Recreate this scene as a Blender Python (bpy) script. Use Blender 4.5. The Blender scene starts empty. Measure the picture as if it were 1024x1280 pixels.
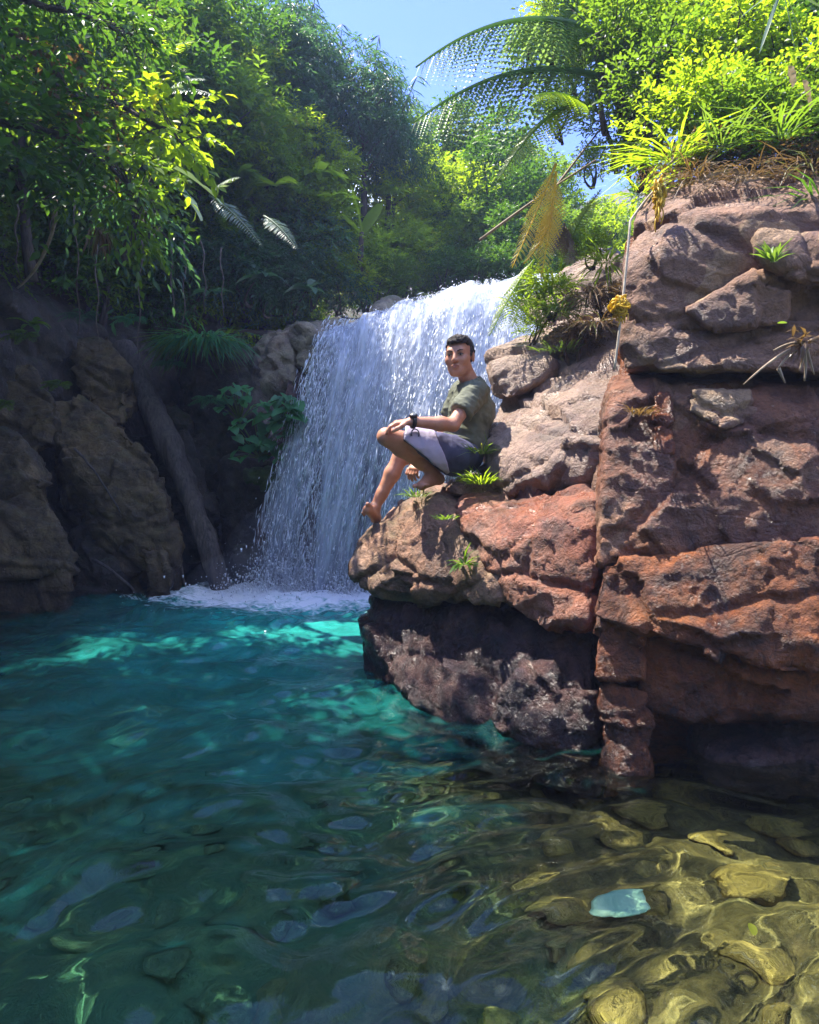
import bpy, bmesh, math, random
import numpy as np
import openvdb
from mathutils import Vector, Matrix

random.seed(7)
RNG = np.random.default_rng(11)
scn = bpy.context.scene
COL = scn.collection
PI = math.pi

# ------------------------------------------------------------------ camera, sky, sun, exposure
CAM_H, FOC, HOR = 1.15, 850.0, 600.0
cam_d = bpy.data.cameras.new('camera')
cam = bpy.data.objects.new('camera', cam_d)
COL.objects.link(cam)
cam.location = (0, 0, CAM_H)
cam.rotation_euler = (PI / 2, 0, 0)
cam_d.sensor_fit = 'VERTICAL'
cam_d.sensor_height = 24.0
cam_d.lens = 24.0 * FOC / 1280.0
cam_d.shift_y = -(640.0 - HOR) / 1280.0
cam_d.clip_start, cam_d.clip_end = 0.05, 500
scn.camera = cam

SUN_DIR = Vector((-0.37, 0.16, 0.90)).normalized()      # towards the sun
sun_el = math.asin(SUN_DIR.z)
sun_az = math.atan2(SUN_DIR.x, SUN_DIR.y)
world = bpy.data.worlds.new('World')
scn.world = world
world.use_nodes = True
wt = world.node_tree
wt.nodes.clear()
w_out = wt.nodes.new('ShaderNodeOutputWorld')
w_bg = wt.nodes.new('ShaderNodeBackground')
w_sky = wt.nodes.new('ShaderNodeTexSky')
w_sky.sky_type = 'NISHITA'
w_sky.sun_disc = False
w_sky.sun_elevation = sun_el
w_sky.sun_rotation = sun_az
w_sky.air_density = 1.0
w_sky.dust_density = 0.2
w_sky.ozone_density = 4.5
w_bg.inputs['Strength'].default_value = 0.13
# thin fair-weather clouds
w_tc = wt.nodes.new('ShaderNodeTexCoord')
w_map = wt.nodes.new('ShaderNodeMapping')
w_map.inputs['Scale'].default_value = (1.0, 1.0, 2.2)
w_map.inputs['Location'].default_value = (1.35, 2.1, 0.7)
w_n = wt.nodes.new('ShaderNodeTexNoise')
w_n.inputs['Scale'].default_value = 2.6
w_n.inputs['Detail'].default_value = 7
w_n.inputs['Roughness'].default_value = 0.55
w_r = wt.nodes.new('ShaderNodeValToRGB')
w_r.color_ramp.elements[0].position = 0.55
w_r.color_ramp.elements[1].position = 0.66
w_mix = wt.nodes.new('ShaderNodeMixRGB')
w_mix.inputs['Color2'].default_value = (15.0, 17.0, 21.0, 1)
wt.links.new(w_tc.outputs['Generated'], w_map.inputs['Vector'])
wt.links.new(w_map.outputs['Vector'], w_n.inputs['Vector'])
wt.links.new(w_n.outputs['Fac'], w_r.inputs['Fac'])
wt.links.new(w_r.outputs['Color'], w_mix.inputs['Fac'])
w_tint = wt.nodes.new('ShaderNodeMixRGB')
w_tint.blend_type = 'MULTIPLY'
w_tint.inputs['Fac'].default_value = 1.0
w_tint.inputs['Color2'].default_value = (.66, .67, 1.12, 1)
wt.links.new(w_sky.outputs['Color'], w_tint.inputs['Color1'])
wt.links.new(w_tint.outputs['Color'], w_mix.inputs['Color1'])
wt.links.new(w_mix.outputs['Color'], w_bg.inputs['Color'])
wt.links.new(w_bg.outputs['Background'], w_out.inputs['Surface'])

sun_d = bpy.data.lights.new('sun', 'SUN')
sun_d.energy = 4.3
sun_d.angle = math.radians(0.53)
sun_d.color = (1.0, 0.93, 0.82)
sun = bpy.data.objects.new('sun', sun_d)
COL.objects.link(sun)
sun.location = SUN_DIR * 30
sun.rotation_euler = SUN_DIR.to_track_quat('Z', 'Y').to_euler()

scn.view_settings.view_transform = 'Standard'
scn.view_settings.look = 'None'
scn.view_settings.gamma = 1.0
scn.view_settings.exposure = 1.85
scn.view_settings.use_curve_mapping = False
scn.render.engine = 'CYCLES'
cy = scn.cycles
cy.use_denoising = True
cy.denoiser = 'OPENIMAGEDENOISE'
cy.max_bounces = 10
cy.diffuse_bounces = 3
cy.glossy_bounces = 4
cy.transmission_bounces = 6
cy.transparent_max_bounces = 14
cy.volume_bounces = 0
cy.caustics_reflective = False
cy.caustics_refractive = True
cy.sample_clamp_indirect = 4.0
cy.sample_clamp_direct = 25.0
cy.blur_glossy = 0.5


# ------------------------------------------------------------------ maths helpers
def at(px, py, D):
    return np.array(((px - 512.0) / FOC * D, D, CAM_H + (HOR - py) / FOC * D))


def A(*pts):
    return np.array([at(*p) for p in pts])


def _hash(ix, iy, iz, seed):
    h = (ix.astype(np.int64) * 374761393 + iy.astype(np.int64) * 668265263 + iz.astype(np.int64) * 2147483647 + seed * 1274126177) & 0xFFFFFFFF
    h = ((h ^ (h >> 13)) * 1274126177) & 0xFFFFFFFF
    h = ((h ^ (h >> 16)) * 2246822519) & 0xFFFFFFFF
    h = h ^ (h >> 15)
    return (h & 0xFFFFFF).astype(np.float64) / 16777215.0


def vnoise(P, seed=0):
    """value noise in -1..1"""
    f = np.floor(P)
    w = P - f
    i = f.astype(np.int64)
    w = w * w * w * (w * (w * 6 - 15) + 10)
    r = 0
    for a in (0, 1):
        wx = w[:, 0] if a else 1 - w[:, 0]
        for b in (0, 1):
            wy = w[:, 1] if b else 1 - w[:, 1]
            for c in (0, 1):
                wz = w[:, 2] if c else 1 - w[:, 2]
                r = r + wx * wy * wz * _hash(i[:, 0] + a, i[:, 1] + b, i[:, 2] + c, seed)
    return r * 2 - 1


def fbm(P, octv=4, seed=0, gain=0.5, ridged=False):
    s, amp, tot = 0, 1.0, 0.0
    for o in range(octv):
        n = vnoise(P * (2.03 ** o) + 17.3 * o, seed + o)
        if ridged:
            n = 1 - 2 * np.abs(n)
        s = s + amp * n
        tot += amp
        amp *= gain
    return s / tot


def chips(P, size, seed, tilt=0.5, step=0.12):
    """faceted chips: every Voronoi cell is a small tilted plane of its own"""
    q = P / np.asarray(size)
    f = np.floor(q).astype(np.int64)
    best = np.full(len(q), 9e9)
    val = np.zeros(len(q))
    for a in (-1, 0, 1):
        for b in (-1, 0, 1):
            for c in (-1, 0, 1):
                ix, iy, iz = f[:, 0] + a, f[:, 1] + b, f[:, 2] + c
                cx = ix + _hash(ix, iy, iz, seed)
                cyy = iy + _hash(ix, iy, iz, seed + 1)
                cz = iz + _hash(ix, iy, iz, seed + 2)
                dx, dy, dz = q[:, 0] - cx, q[:, 1] - cyy, q[:, 2] - cz
                d = dx * dx + dy * dy + dz * dz
                tx = _hash(ix, iy, iz, seed + 3) - .5
                ty = _hash(ix, iy, iz, seed + 4) - .5
                tz = _hash(ix, iy, iz, seed + 5) - .5
                h = _hash(ix, iy, iz, seed + 6) - .5
                v = (dx * tx + dy * ty + dz * tz) * 2 * tilt + h * 2 * step
                m = d < best
                best = np.where(m, d, best)
                val = np.where(m, v, val)
    return val * float(np.mean(size))


def cracks(P, size, seed, width=.05):
    """0 at a Voronoi edge .. 1 away from it"""
    q = P / np.asarray(size)
    f = np.floor(q).astype(np.int64)
    f1 = np.full(len(q), 9e9)
    f2 = np.full(len(q), 9e9)
    for a in (-1, 0, 1):
        for b in (-1, 0, 1):
            for c in (-1, 0, 1):
                ix, iy, iz = f[:, 0] + a, f[:, 1] + b, f[:, 2] + c
                d = np.sqrt((q[:, 0] - ix - _hash(ix, iy, iz, seed)) ** 2 + (q[:, 1] - iy - _hash(ix, iy, iz, seed + 1)) ** 2 + (q[:, 2] - iz - _hash(ix, iy, iz, seed + 2)) ** 2)
                f2 = np.where(d < f1, f1, np.minimum(f2, d))
                f1 = np.minimum(f1, d)
    return np.exp(-((f2 - f1) / width) ** 2)


# ------------------------------------------------------------------ object helpers
def fast_mesh(name, V, faces, mat=None, smooth=True, attr=None):
    """faces: int array (n,3) or (n,4), or a list of such arrays"""
    if not isinstance(faces, (list, tuple)):
        faces = [faces]
    me = bpy.data.meshes.new(name)
    V = np.asarray(V, dtype=np.float32)
    me.vertices.add(len(V))
    me.vertices.foreach_set('co', V.ravel())
    loops = np.concatenate([np.asarray(f).ravel() for f in faces]).astype(np.int32)
    tot = np.concatenate([np.full(len(f), np.asarray(f).shape[1]) for f in faces]).astype(np.int32)
    start = np.concatenate(([0], np.cumsum(tot)[:-1])).astype(np.int32)
    me.loops.add(len(loops))
    me.loops.foreach_set('vertex_index', loops)
    me.polygons.add(len(tot))
    me.polygons.foreach_set('loop_start', start)
    if smooth:
        me.polygons.foreach_set('use_smooth', np.ones(len(tot), dtype=bool))
    me.update(calc_edges=True)
    if attr is not None:
        for k, v in attr.items():
            a = me.attributes.new(k, 'FLOAT', 'POINT')
            a.data.foreach_set('value', np.asarray(v, dtype=np.float32))
    if mat is not None:
        me.materials.append(mat)
    return me


def link(name, me, parent=None, loc=None):
    o = bpy.data.objects.new(name, me)
    COL.objects.link(o)
    if parent is not None:
        o.parent = parent
    if loc is not None:
        o.location = loc
    return o


def tag(o, label=None, cat=None, group=None, kind=None):
    if label:
        o['label'] = label
    if cat:
        o['category'] = cat
    if group:
        o['group'] = group
    if kind:
        o['kind'] = kind
    return o


def thing(name, loc, label, cat, group=None):
    o = bpy.data.objects.new(name, None)
    o.empty_display_size = 0.1
    COL.objects.link(o)
    o.location = loc
    return tag(o, label, cat, group)


def part(name, V, faces, mat, parent, smooth=True, attr=None):
    """mesh in world coordinates -> child of parent (an unrotated Empty)"""
    V = np.asarray(V, dtype=float) - np.array(parent.location)
    return link(name, fast_mesh(name, V, faces, mat, smooth, attr), parent)


def solo(name, V, faces, mat, label=None, cat=None, group=None, kind=None, smooth=True, attr=None):
    """a thing that is one mesh; its origin goes to its base"""
    V = np.asarray(V, dtype=float)
    c = np.array(((V[:, 0].min() + V[:, 0].max()) / 2, (V[:, 1].min() + V[:, 1].max()) / 2, V[:, 2].min()))
    o = link(name, fast_mesh(name, V - c, faces, mat, smooth, attr), None, c)
    return tag(o, label, cat, group, kind)


def dup(root, loc, rotz=0.0, scale=1.0, label=None, group=None, tilt=(0, 0)):
    r = root.copy()
    COL.objects.link(r)
    r.location = loc
    r.rotation_euler = (tilt[0], tilt[1], rotz)
    r.scale = (scale,) * 3
    if label:
        r['label'] = label
    if group:
        r['group'] = group
    for ch in root.children:
        c = ch.copy()
        COL.objects.link(c)
        c.parent = r
        for g in ch.children:
            d = g.copy()
            COL.objects.link(d)
            d.parent = c
    return r


class Geo:
    """collects tubes, leaves and strips for one mesh"""
    def __init__(self):
        self.V, self.T, self.Q, self.R, self.n = [], [], [], [], 0

    def add(self, V, tris=None, quads=None, rnd=0.5):
        V = np.asarray(V, dtype=float)
        if tris is not None and len(tris):
            self.T.append(np.asarray(tris) + self.n)
        if quads is not None and len(quads):
            self.Q.append(np.asarray(quads) + self.n)
        self.V.append(V)
        self.R.append(np.broadcast_to(np.asarray(rnd, dtype=float), (len(V),)))
        self.n += len(V)

    def tube(self, pts, radii, sides=6, rnd=0.5):
        pts = np.asarray(pts, dtype=float)
        n = len(pts)
        radii = np.broadcast_to(np.asarray(radii, dtype=float), (n,))
        t = np.gradient(pts, axis=0)
        t /= np.linalg.norm(t, axis=1, keepdims=True) + 1e-9
        ref = np.array((0.31, 0.17, 0.93)) if abs(t[:, 2]).mean() < 0.85 else np.array((1., .1, 0))
        a = np.cross(t, ref)
        a /= np.linalg.norm(a, axis=1, keepdims=True) + 1e-9
        b = np.cross(t, a)
        ang = np.linspace(0, 2 * PI, sides, endpoint=False)
        V = pts[:, None, :] + radii[:, None, None] * (np.cos(ang)[None, :, None] * a[:, None, :] + np.sin(ang)[None, :, None] * b[:, None, :])
        i = np.arange(n - 1)[:, None] * sides
        j = np.arange(sides)[None, :]
        k = (j + 1) % sides
        q = np.stack([i + j, i + k, i + sides + k, i + sides + j], axis=-1).reshape(-1, 4)
        caps = []
        for s in range(1, sides - 1):
            caps.append((0, s + 1, s))
            e = (n - 1) * sides
            caps.append((e, e + s, e + s + 1))
        self.add(V.reshape(-1, 3), caps, q, rnd)

    def leaves(self, P, D, N, L, W, fold=0.25, droop=0.15, rnd=None, rich=False):
        """many leaves: base P, direction D, face normal N, length L, width W"""
        P, D, N = np.asarray(P, float), np.asarray(D, float), np.asarray(N, float)
        n = len(P)
        L = np.broadcast_to(np.asarray(L, float), (n,))[:, None]
        W = np.broadcast_to(np.asarray(W, float), (n,))[:, None]
        D = D / (np.linalg.norm(D, axis=1, keepdims=True) + 1e-9)
        S = np.cross(D, N)
        S /= np.linalg.norm(S, axis=1, keepdims=True) + 1e-9
        U = np.cross(S, D)
        if rnd is None:
            rnd = RNG.random(n)
        if rich:
            v = [P, P + D * L * .22 - S * W * .36 + U * W * fold * .6, P + D * L * .25, P + D * L * .22 + S * W * .36 + U * W * fold * .6,
                 P + D * L * .58 - S * W * .5 + U * (W * fold - L * droop * .3), P + D * L * .6 - U * L * droop * .3, P + D * L * .58 + S * W * .5 + U * (W * fold - L * droop * .3),
                 P + D * L * .97 - U * L * droop]
            T = np.array([(0, 2, 1), (0, 3, 2), (1, 2, 5), (1, 5, 4), (2, 3, 6), (2, 6, 5), (4, 5, 7), (5, 6, 7)])
        else:
            v = [P, P + D * L * .42 - S * W * .5 + U * W * fold, P + D * L * .47 - U * L * droop * .2, P + D * L * .42 + S * W * .5 + U * W * fold, P + D * L * .98 - U * L * droop]
            T = np.array([(0, 2, 1), (0, 3, 2), (1, 2, 4), (2, 3, 4)])
        m = len(v)
        V = np.stack(v, axis=1).reshape(-1, 3)
        F = (np.arange(n)[:, None, None] * m + T[None]).reshape(-1, 3)
        self.add(V, F, None, np.repeat(rnd, m))

    def data(self):
        F = []
        if self.T:
            F.append(np.concatenate(self.T))
        if self.Q:
            F.append(np.concatenate(self.Q))
        return np.concatenate(self.V), F, {'rnd': np.concatenate(self.R)}

    def mesh(self, name, mat, smooth=True):
        V, F, a = self.data()
        return fast_mesh(name, V, F, mat, smooth, a)

    def part(self, name, mat, parent, smooth=True):
        V, F, a = self.data()
        return part(name, V, F, mat, parent, smooth, a)

    def solo(self, name, mat, label=None, cat=None, group=None, kind=None, smooth=True):
        V, F, a = self.data()
        return solo(name, V, F, mat, label, cat, group, kind, smooth, a)


def bez(a, b, sag, n=8):
    a, b = np.asarray(a, float), np.asarray(b, float)
    m = (a + b) / 2 + np.asarray(sag, float)
    t = np.linspace(0, 1, n)[:, None]
    return (1 - t) ** 2 * a + 2 * t * (1 - t) * m + t ** 2 * b


# ------------------------------------------------------------------ signed-distance modelling
class SDF:
    def __init__(self, lo, hi, h, bg=0.3):
        self.lo, self.h, self.bg = np.asarray(lo, float), h, bg
        self.n = np.ceil((np.asarray(hi, float) - self.lo) / h).astype(int) + 1
        self.g = np.full(self.n, bg, dtype=np.float32)

    def box(self, lo, hi):
        a = np.clip(np.floor((np.asarray(lo) - self.lo) / self.h).astype(int), 0, self.n)
        b = np.clip(np.ceil((np.asarray(hi) - self.lo) / self.h).astype(int) + 1, 0, self.n)
        sl = tuple(slice(int(x), int(y)) for x, y in zip(a, b))
        ax = [(self.lo[i] + self.h * np.arange(a[i], b[i])).astype(np.float32) for i in range(3)]
        return sl, ax[0][:, None, None], ax[1][None, :, None], ax[2][None, None, :]

    def merge(self, sl, d, k=0.0, op='add'):
        g = self.g[sl]
        if op == 'add':
            if k > 0:
                h = np.clip(.5 + .5 * (g - d) / k, 0, 1)
                self.g[sl] = g * (1 - h) + d * h - k * h * (1 - h)
            else:
                self.g[sl] = np.minimum(g, d)
        elif op == 'cut':
            if k > 0:
                h = np.clip(.5 - .5 * (g + d) / k, 0, 1)
                self.g[sl] = g * (1 - h) - d * h + k * h * (1 - h)
            else:
                self.g[sl] = np.maximum(g, -d)
        elif op == 'and':
            self.g[sl] = np.maximum(g, d)

    def cone(self, a, b, ra, rb, k=0.02, op='add'):
        a, b = np.asarray(a, float), np.asarray(b, float)
        r = max(ra, rb) + k + 0.02
        sl, X, Y, Z = self.box(np.minimum(a, b) - r, np.maximum(a, b) + r)
        ba = b - a
        L2 = float(ba @ ba) + 1e-9
        t = np.clip(((X - a[0]) * ba[0] + (Y - a[1]) * ba[1] + (Z - a[2]) * ba[2]) / L2, 0, 1)
        d = np.sqrt((X - a[0] - t * ba[0]) ** 2 + (Y - a[1] - t * ba[1]) ** 2 + (Z - a[2] - t * ba[2]) ** 2) - (ra + (rb - ra) * t)
        self.merge(sl, d, k, op)

    def ell(self, c, axes, radii, k=0.02, op='add'):
        c = np.asarray(c, float)
        M = np.asarray(axes, float)
        r = max(radii) + k + 0.02
        sl, X, Y, Z = self.box(c - r, c + r)
        q = [((X - c[0]) * M[i][0] + (Y - c[1]) * M[i][1] + (Z - c[2]) * M[i][2]) for i in range(3)]
        k0 = np.sqrt(sum((q[i] / radii[i]) ** 2 for i in range(3)))
        k1 = np.sqrt(sum((q[i] / radii[i] ** 2) ** 2 for i in range(3))) + 1e-6
        self.merge(sl, k0 * (k0 - 1) / k1, k, op)

    def planes(self, N, Dv, lo, hi, r=0.04, k=0.0, op='add', wob=None):
        sl, X, Y, Z = self.box(lo, hi)
        s = 0
        for n, d in zip(N, Dv):
            s = s + np.exp(np.clip((n[0] * X + n[1] * Y + n[2] * Z - d) / r, -30, 30))
        self.merge(sl, (r * np.log(s)).astype(np.float32), k, op)

    def surface(self):
        g = self.g
        for ax in range(3):
            for e in (0, -1):
                s = [slice(None)] * 3
                s[ax] = e
                g[tuple(s)] = self.bg
        grid = openvdb.FloatGrid(self.bg)
        grid.copyFromArray(np.ascontiguousarray(g), tolerance=0.0)
        pts, quads = grid.convertToQuads(isovalue=0.0)
        V = self.lo + np.asarray(pts, float) * self.h
        Q = np.asarray(quads, dtype=np.int64)
        # outward orientation
        a, b, c = V[Q[:, 0]], V[Q[:, 1]], V[Q[:, 2]]
        vol = np.einsum('ij,ij->', a, np.cross(b, c))
        if vol < 0:
            Q = Q[:, ::-1]
        return V, Q


def vnormals(V, Q):
    n = np.cross(V[Q[:, 2]] - V[Q[:, 0]], V[Q[:, 3]] - V[Q[:, 1]])
    N = np.zeros_like(V)
    for j in range(4):
        for ax in range(3):
            N[:, ax] += np.bincount(Q[:, j], weights=n[:, ax], minlength=len(V))
    return N / (np.linalg.norm(N, axis=1, keepdims=True) + 1e-12)


def hull_planes(pts):
    bm = bmesh.new()
    for p in pts:
        bm.verts.new(p)
    bmesh.ops.convex_hull(bm, input=bm.verts)
    out, seen = [], set()
    bm.normal_update()
    cen = np.mean(pts, axis=0)
    for f in bm.faces:
        n = np.array(f.normal)
        if np.linalg.norm(n) < 0.5:
            continue
        p = np.array(f.verts[0].co)
        if n @ (p - cen) < 0:
            n = -n
        key = tuple(np.round(n, 2))
        if key in seen:
            continue
        seen.add(key)
        out.append((n, float(n @ p)))
    bm.free()
    return [o[0] for o in out], [o[1] for o in out]


def rock_hull(pts, h=0.02, rnd=0.02, seed=0, amp=1.0, chip=0.22, cuts=10, cut=0.05, strat=1.0, cracks=None):
    """an angular rock: convex hull of key points, corners knocked off, surface broken into chips"""
    pts = np.asarray(pts, float)
    r = np.random.default_rng(seed)
    N, Dv = hull_planes(pts)
    for _ in range(cuts):
        n = r.normal(size=3)
        n /= np.linalg.norm(n)
        sup = (pts @ n).max()
        ext = sup - (pts @ n).min()
        N.append(n)
        Dv.append(sup - ext * cut * r.random())
    thick = min((pts @ np.asarray(n)).max() - (pts @ np.asarray(n)).min() for n in N)
    rnd = min(rnd, .10 * thick)
    lo, hi = pts.min(0) - .12, pts.max(0) + .12
    s = SDF(lo, hi, h)
    s.planes(N, Dv, lo, hi, r=rnd)
    if cracks:
        for (a, b, w) in cracks:
            s.cone(a, b, w, w * .5, k=w * .6, op='cut')
    V, Q = s.surface()
    return roughen(V, Q, seed, amp, chip, strat), Q


def roughen(V, Q, seed=0, amp=1.0, chip=0.22, strat=1.0):
    Nn = vnormals(V, Q)
    bz_ = V[:, 2] * 9 + .25 * V[:, 0] * 9 + 1.6 * fbm(V * 1.3, 3, seed + 70)
    bed_ = (bz_ - np.floor(bz_))
    lay = (np.clip(bed_ * 1.15, 0, 1) ** 2) * (_hash(np.floor(bz_).astype(np.int64), np.zeros(len(V), np.int64), np.zeros(len(V), np.int64), seed) - .3)
    W = V + 0.035 * np.stack([fbm(V * 6, 2, seed + 50), fbm(V * 6, 2, seed + 51), fbm(V * 6, 2, seed + 52)], 1)
    d = 0.028 * fbm(V * 1.9, 3, seed + 1)
    d = d + 0.26 * chips(W, (chip * 1.6, chip * 1.6, chip * strat), seed + 10, .55, .12)
    d = d + 0.24 * chips(W * 1.0 + 3.1, (chip * .45, chip * .45, chip * .34 * strat), seed + 20, .5, .14)
    d = d + 0.24 * chips(W * 1.0 + 7.7, (chip * .17, chip * .17, chip * .13 * strat), seed + 30, .5, .14)
    d = d - 0.030 * cracks(W, (chip * 2.6, chip * 2.6, chip * 1.6 * strat), seed + 40, .045)
    d = d + .015 * lay * np.clip(.5 + 1.2 * vnoise(V * 1.7, seed + 60), 0, 1)
    d = d + 0.008 * fbm(V * 13, 3, seed + 3, .6, True)
    d = d + 0.005 * fbm(V * 34, 2, seed + 4)
    return V + Nn * (d * amp)[:, None]


# ------------------------------------------------------------------ materials
class NT:
    def __init__(self, name):
        self.m = bpy.data.materials.new(name)
        self.m.use_nodes = True
        self.t = self.m.node_tree
        self.t.nodes.clear()
        self.out = self.n('OutputMaterial')

    def n(self, typ, **kw):
        nd = self.t.nodes.new('ShaderNode' + typ)
        for k, v in kw.items():
            if hasattr(nd, k) and k not in nd.inputs:
                setattr(nd, k, v)
            else:
                nd.inputs[k].default_value = v
        return nd

    def l(self, a, b):
        self.t.links.new(a, b)

    def pos(self, scale=(1, 1, 1), loc=(0, 0, 0), rot=(0, 0, 0)):
        g = self.n('NewGeometry')
        mp = self.n('Mapping')
        mp.inputs['Scale'].default_value = scale
        mp.inputs['Location'].default_value = loc
        mp.inputs['Rotation'].default_value = rot
        self.l(g.outputs['Position'], mp.inputs['Vector'])
        return mp.outputs['Vector']

    def noise(self, vec, scale, detail=4, rough=0.55, dist=0.0):
        nd = self.n('TexNoise', Scale=scale, Detail=detail, Roughness=rough, Distortion=dist)
        self.l(vec, nd.inputs['Vector'])
        return nd.outputs['Fac']

    def ramp(self, fac, stops, interp='LINEAR'):
        r = self.n('ValToRGB')
        cr = r.color_ramp
        cr.interpolation = interp
        while len(cr.elements) < len(stops):
            cr.elements.new(0.5)
        for e, (p, c) in zip(cr.elements, stops):
            e.position = p
            e.color = (*c, 1) if not np.isscalar(c) else (c, c, c, 1)
        self.l(fac, r.inputs['Fac'])
        return r.outputs['Color']

    def mix(self, fac, a, b, blend='MIX'):
        m = self.n('MixRGB', blend_type=blend)
        for s, v in (('Fac', fac), ('Color1', a), ('Color2', b)):
            if isinstance(v, bpy.types.NodeSocket):
                self.l(v, m.inputs[s])
            elif np.isscalar(v):
                m.inputs[s].default_value = v if s == 'Fac' else (v, v, v, 1)
            else:
                m.inputs[s].default_value = (*v, 1)
        return m.outputs['Color']

    def math(self, op, a, b=0.0, clamp=False):
        m = self.n('Math', operation=op, use_clamp=clamp)
        for i, v in enumerate((a, b)):
            if isinstance(v, bpy.types.NodeSocket):
                self.l(v, m.inputs[i])
            else:
                m.inputs[i].default_value = v
        return m.outputs[0]

    def bump(self, h, strength=0.5, dist=0.02, normal=None):
        b = self.n('Bump', Strength=strength, Distance=dist)
        self.l(h, b.inputs['Height'])
        if normal is not None:
            self.l(normal, b.inputs['Normal'])
        return b.outputs['Normal']


def rock_mat(name, cols, wet=0.35, stain=(0.05, 0.035, 0.03), moss=0.0, mosscol=(0.05, 0.075, 0.015), beige=None, scale=1.0, waterline=0.22, grime=0.6, wetpatch=.5):
    t = NT(name)
    p = t.pos()
    big = t.noise(p, 1.6 * scale, 5, .6, .6)
    c = t.ramp(big, [(.30, cols[0]), (.46, cols[1]), (.58, cols[2]), (.72, cols[3 % len(cols)])])
    # veins of colour stretched along the beds
    p2 = t.pos((2.2, 2.2, 6.5), (3, 1, 2), (.3, .35, 0))
    vein = t.ramp(t.noise(p2, 1.3 * scale, 5, .6, 1.2), [(.42, 0.0), (.62, 1.0)])
    c = t.mix(t.math('MULTIPLY', vein, .55), c, cols[1])
    if beige is not None:
        b = t.ramp(t.noise(t.pos((1, 1, .8), (7, 3, 5)), 2.6 * scale, 3, .5, .8), [(.535, 0.0), (.55, 1.0)])
        c = t.mix(t.math('MULTIPLY', b, .7), c, beige)
    # grime and dark mineral stain
    g = t.ramp(t.noise(t.pos((1, 1, 1), (2, 9, 4)), 4.5 * scale, 8, .68, .4), [(.44, 0.0), (.60, 1.0)])
    c = t.mix(t.math('MULTIPLY', g, grime), c, stain)
    g2 = t.ramp(t.noise(t.pos((1.6, 1.6, .9), (4, 1, 8)), 11, 7, .75, .8), [(.52, 0.0), (.62, 1.0)])
    c = t.mix(t.math('MULTIPLY', g2, grime * .8), c, stain)
    # fine speckle
    sp = t.noise(p, 70, 3, .7)
    c = t.mix(.55, c, t.ramp(sp, [(.3, .35), (.5, .8), (.72, 1.0)]), 'MULTIPLY')
    sp2 = t.ramp(t.noise(p, 26, 4, .7), [(.64, 0.0), (.70, 1.0)])
    c = t.mix(t.math('MULTIPLY', sp2, .35), c, (.42, .36, .30))
    geo = t.n('NewGeometry')
    sx = t.n('SeparateXYZ')
    t.l(geo.outputs['Normal'], sx.inputs[0])
    sp3 = t.n('SeparateXYZ')
    t.l(geo.outputs['Position'], sp3.inputs[0])
    if moss > 0:
        up = t.math('SUBTRACT', sx.outputs[2], .15)
        mn = t.ramp(t.noise(p, 5.5, 6, .7), [(.44, 0.0), (.60, 1.0)])
        mf = t.math('MULTIPLY', t.math('MULTIPLY', up, mn, True), moss * 1.6, True)
        c = t.mix(mf, c, mosscol)
    # soaked band above the water
    wl = t.math('ADD', sp3.outputs[2], t.math('MULTIPLY', t.math('SUBTRACT', t.noise(p, 3.0, 4), .5), .25))
    wetb = t.n('MapRange', **{'From Min': waterline, 'From Max': waterline + .16, 'To Min': 1.0, 'To Max': 0.0})
    t.l(wl, wetb.inputs['Value'])
    c = t.mix(wetb.outputs[0], c, t.mix(1.0, c, (.45, .42, .42), 'MULTIPLY'))
    wp = t.ramp(t.noise(t.pos((1, 1, .7), (5, 5, 1)), 2.2, 4, .6), [(.5 - .12 * wetpatch, 0.0), (.62, 1.0)])
    rgh = t.mix(wp, .78, wet)
    rgh = t.mix(wetb.outputs[0], rgh, .22)
    rgh = t.mix(.35, rgh, t.noise(p, 35, 3), 'OVERLAY')
    # relief
    h1 = t.noise(p, 9, 8, .7, .5)
    vor = t.n('TexVoronoi', feature='DISTANCE_TO_EDGE', Scale=3.4)
    wv = t.mix(.16, p, t.n('TexNoise', Scale=5.0, Detail=4).outputs['Color'])
    t.l(wv, vor.inputs['Vector'])
    crack = t.ramp(vor.outputs['Distance'], [(.0, 0.0), (.03, 1.0)])
    h2 = t.noise(p, 48, 5, .7)
    hh = t.math('ADD', t.math('MULTIPLY', h1, 1.1), t.math('MULTIPLY', h2, .42))
    hh = t.math('ADD', hh, t.math('MULTIPLY', crack, .10))
    nrm = t.bump(hh, .9, .04)
    b = t.n('BsdfPrincipled')
    t.l(c, b.inputs['Base Color'])
    t.l(rgh, b.inputs['Roughness'])
    t.l(nrm, b.inputs['Normal'])
    b.inputs['Specular IOR Level'].default_value = .45
    t.l(b.outputs[0], t.out.inputs['Surface'])
    return t.m


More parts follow.
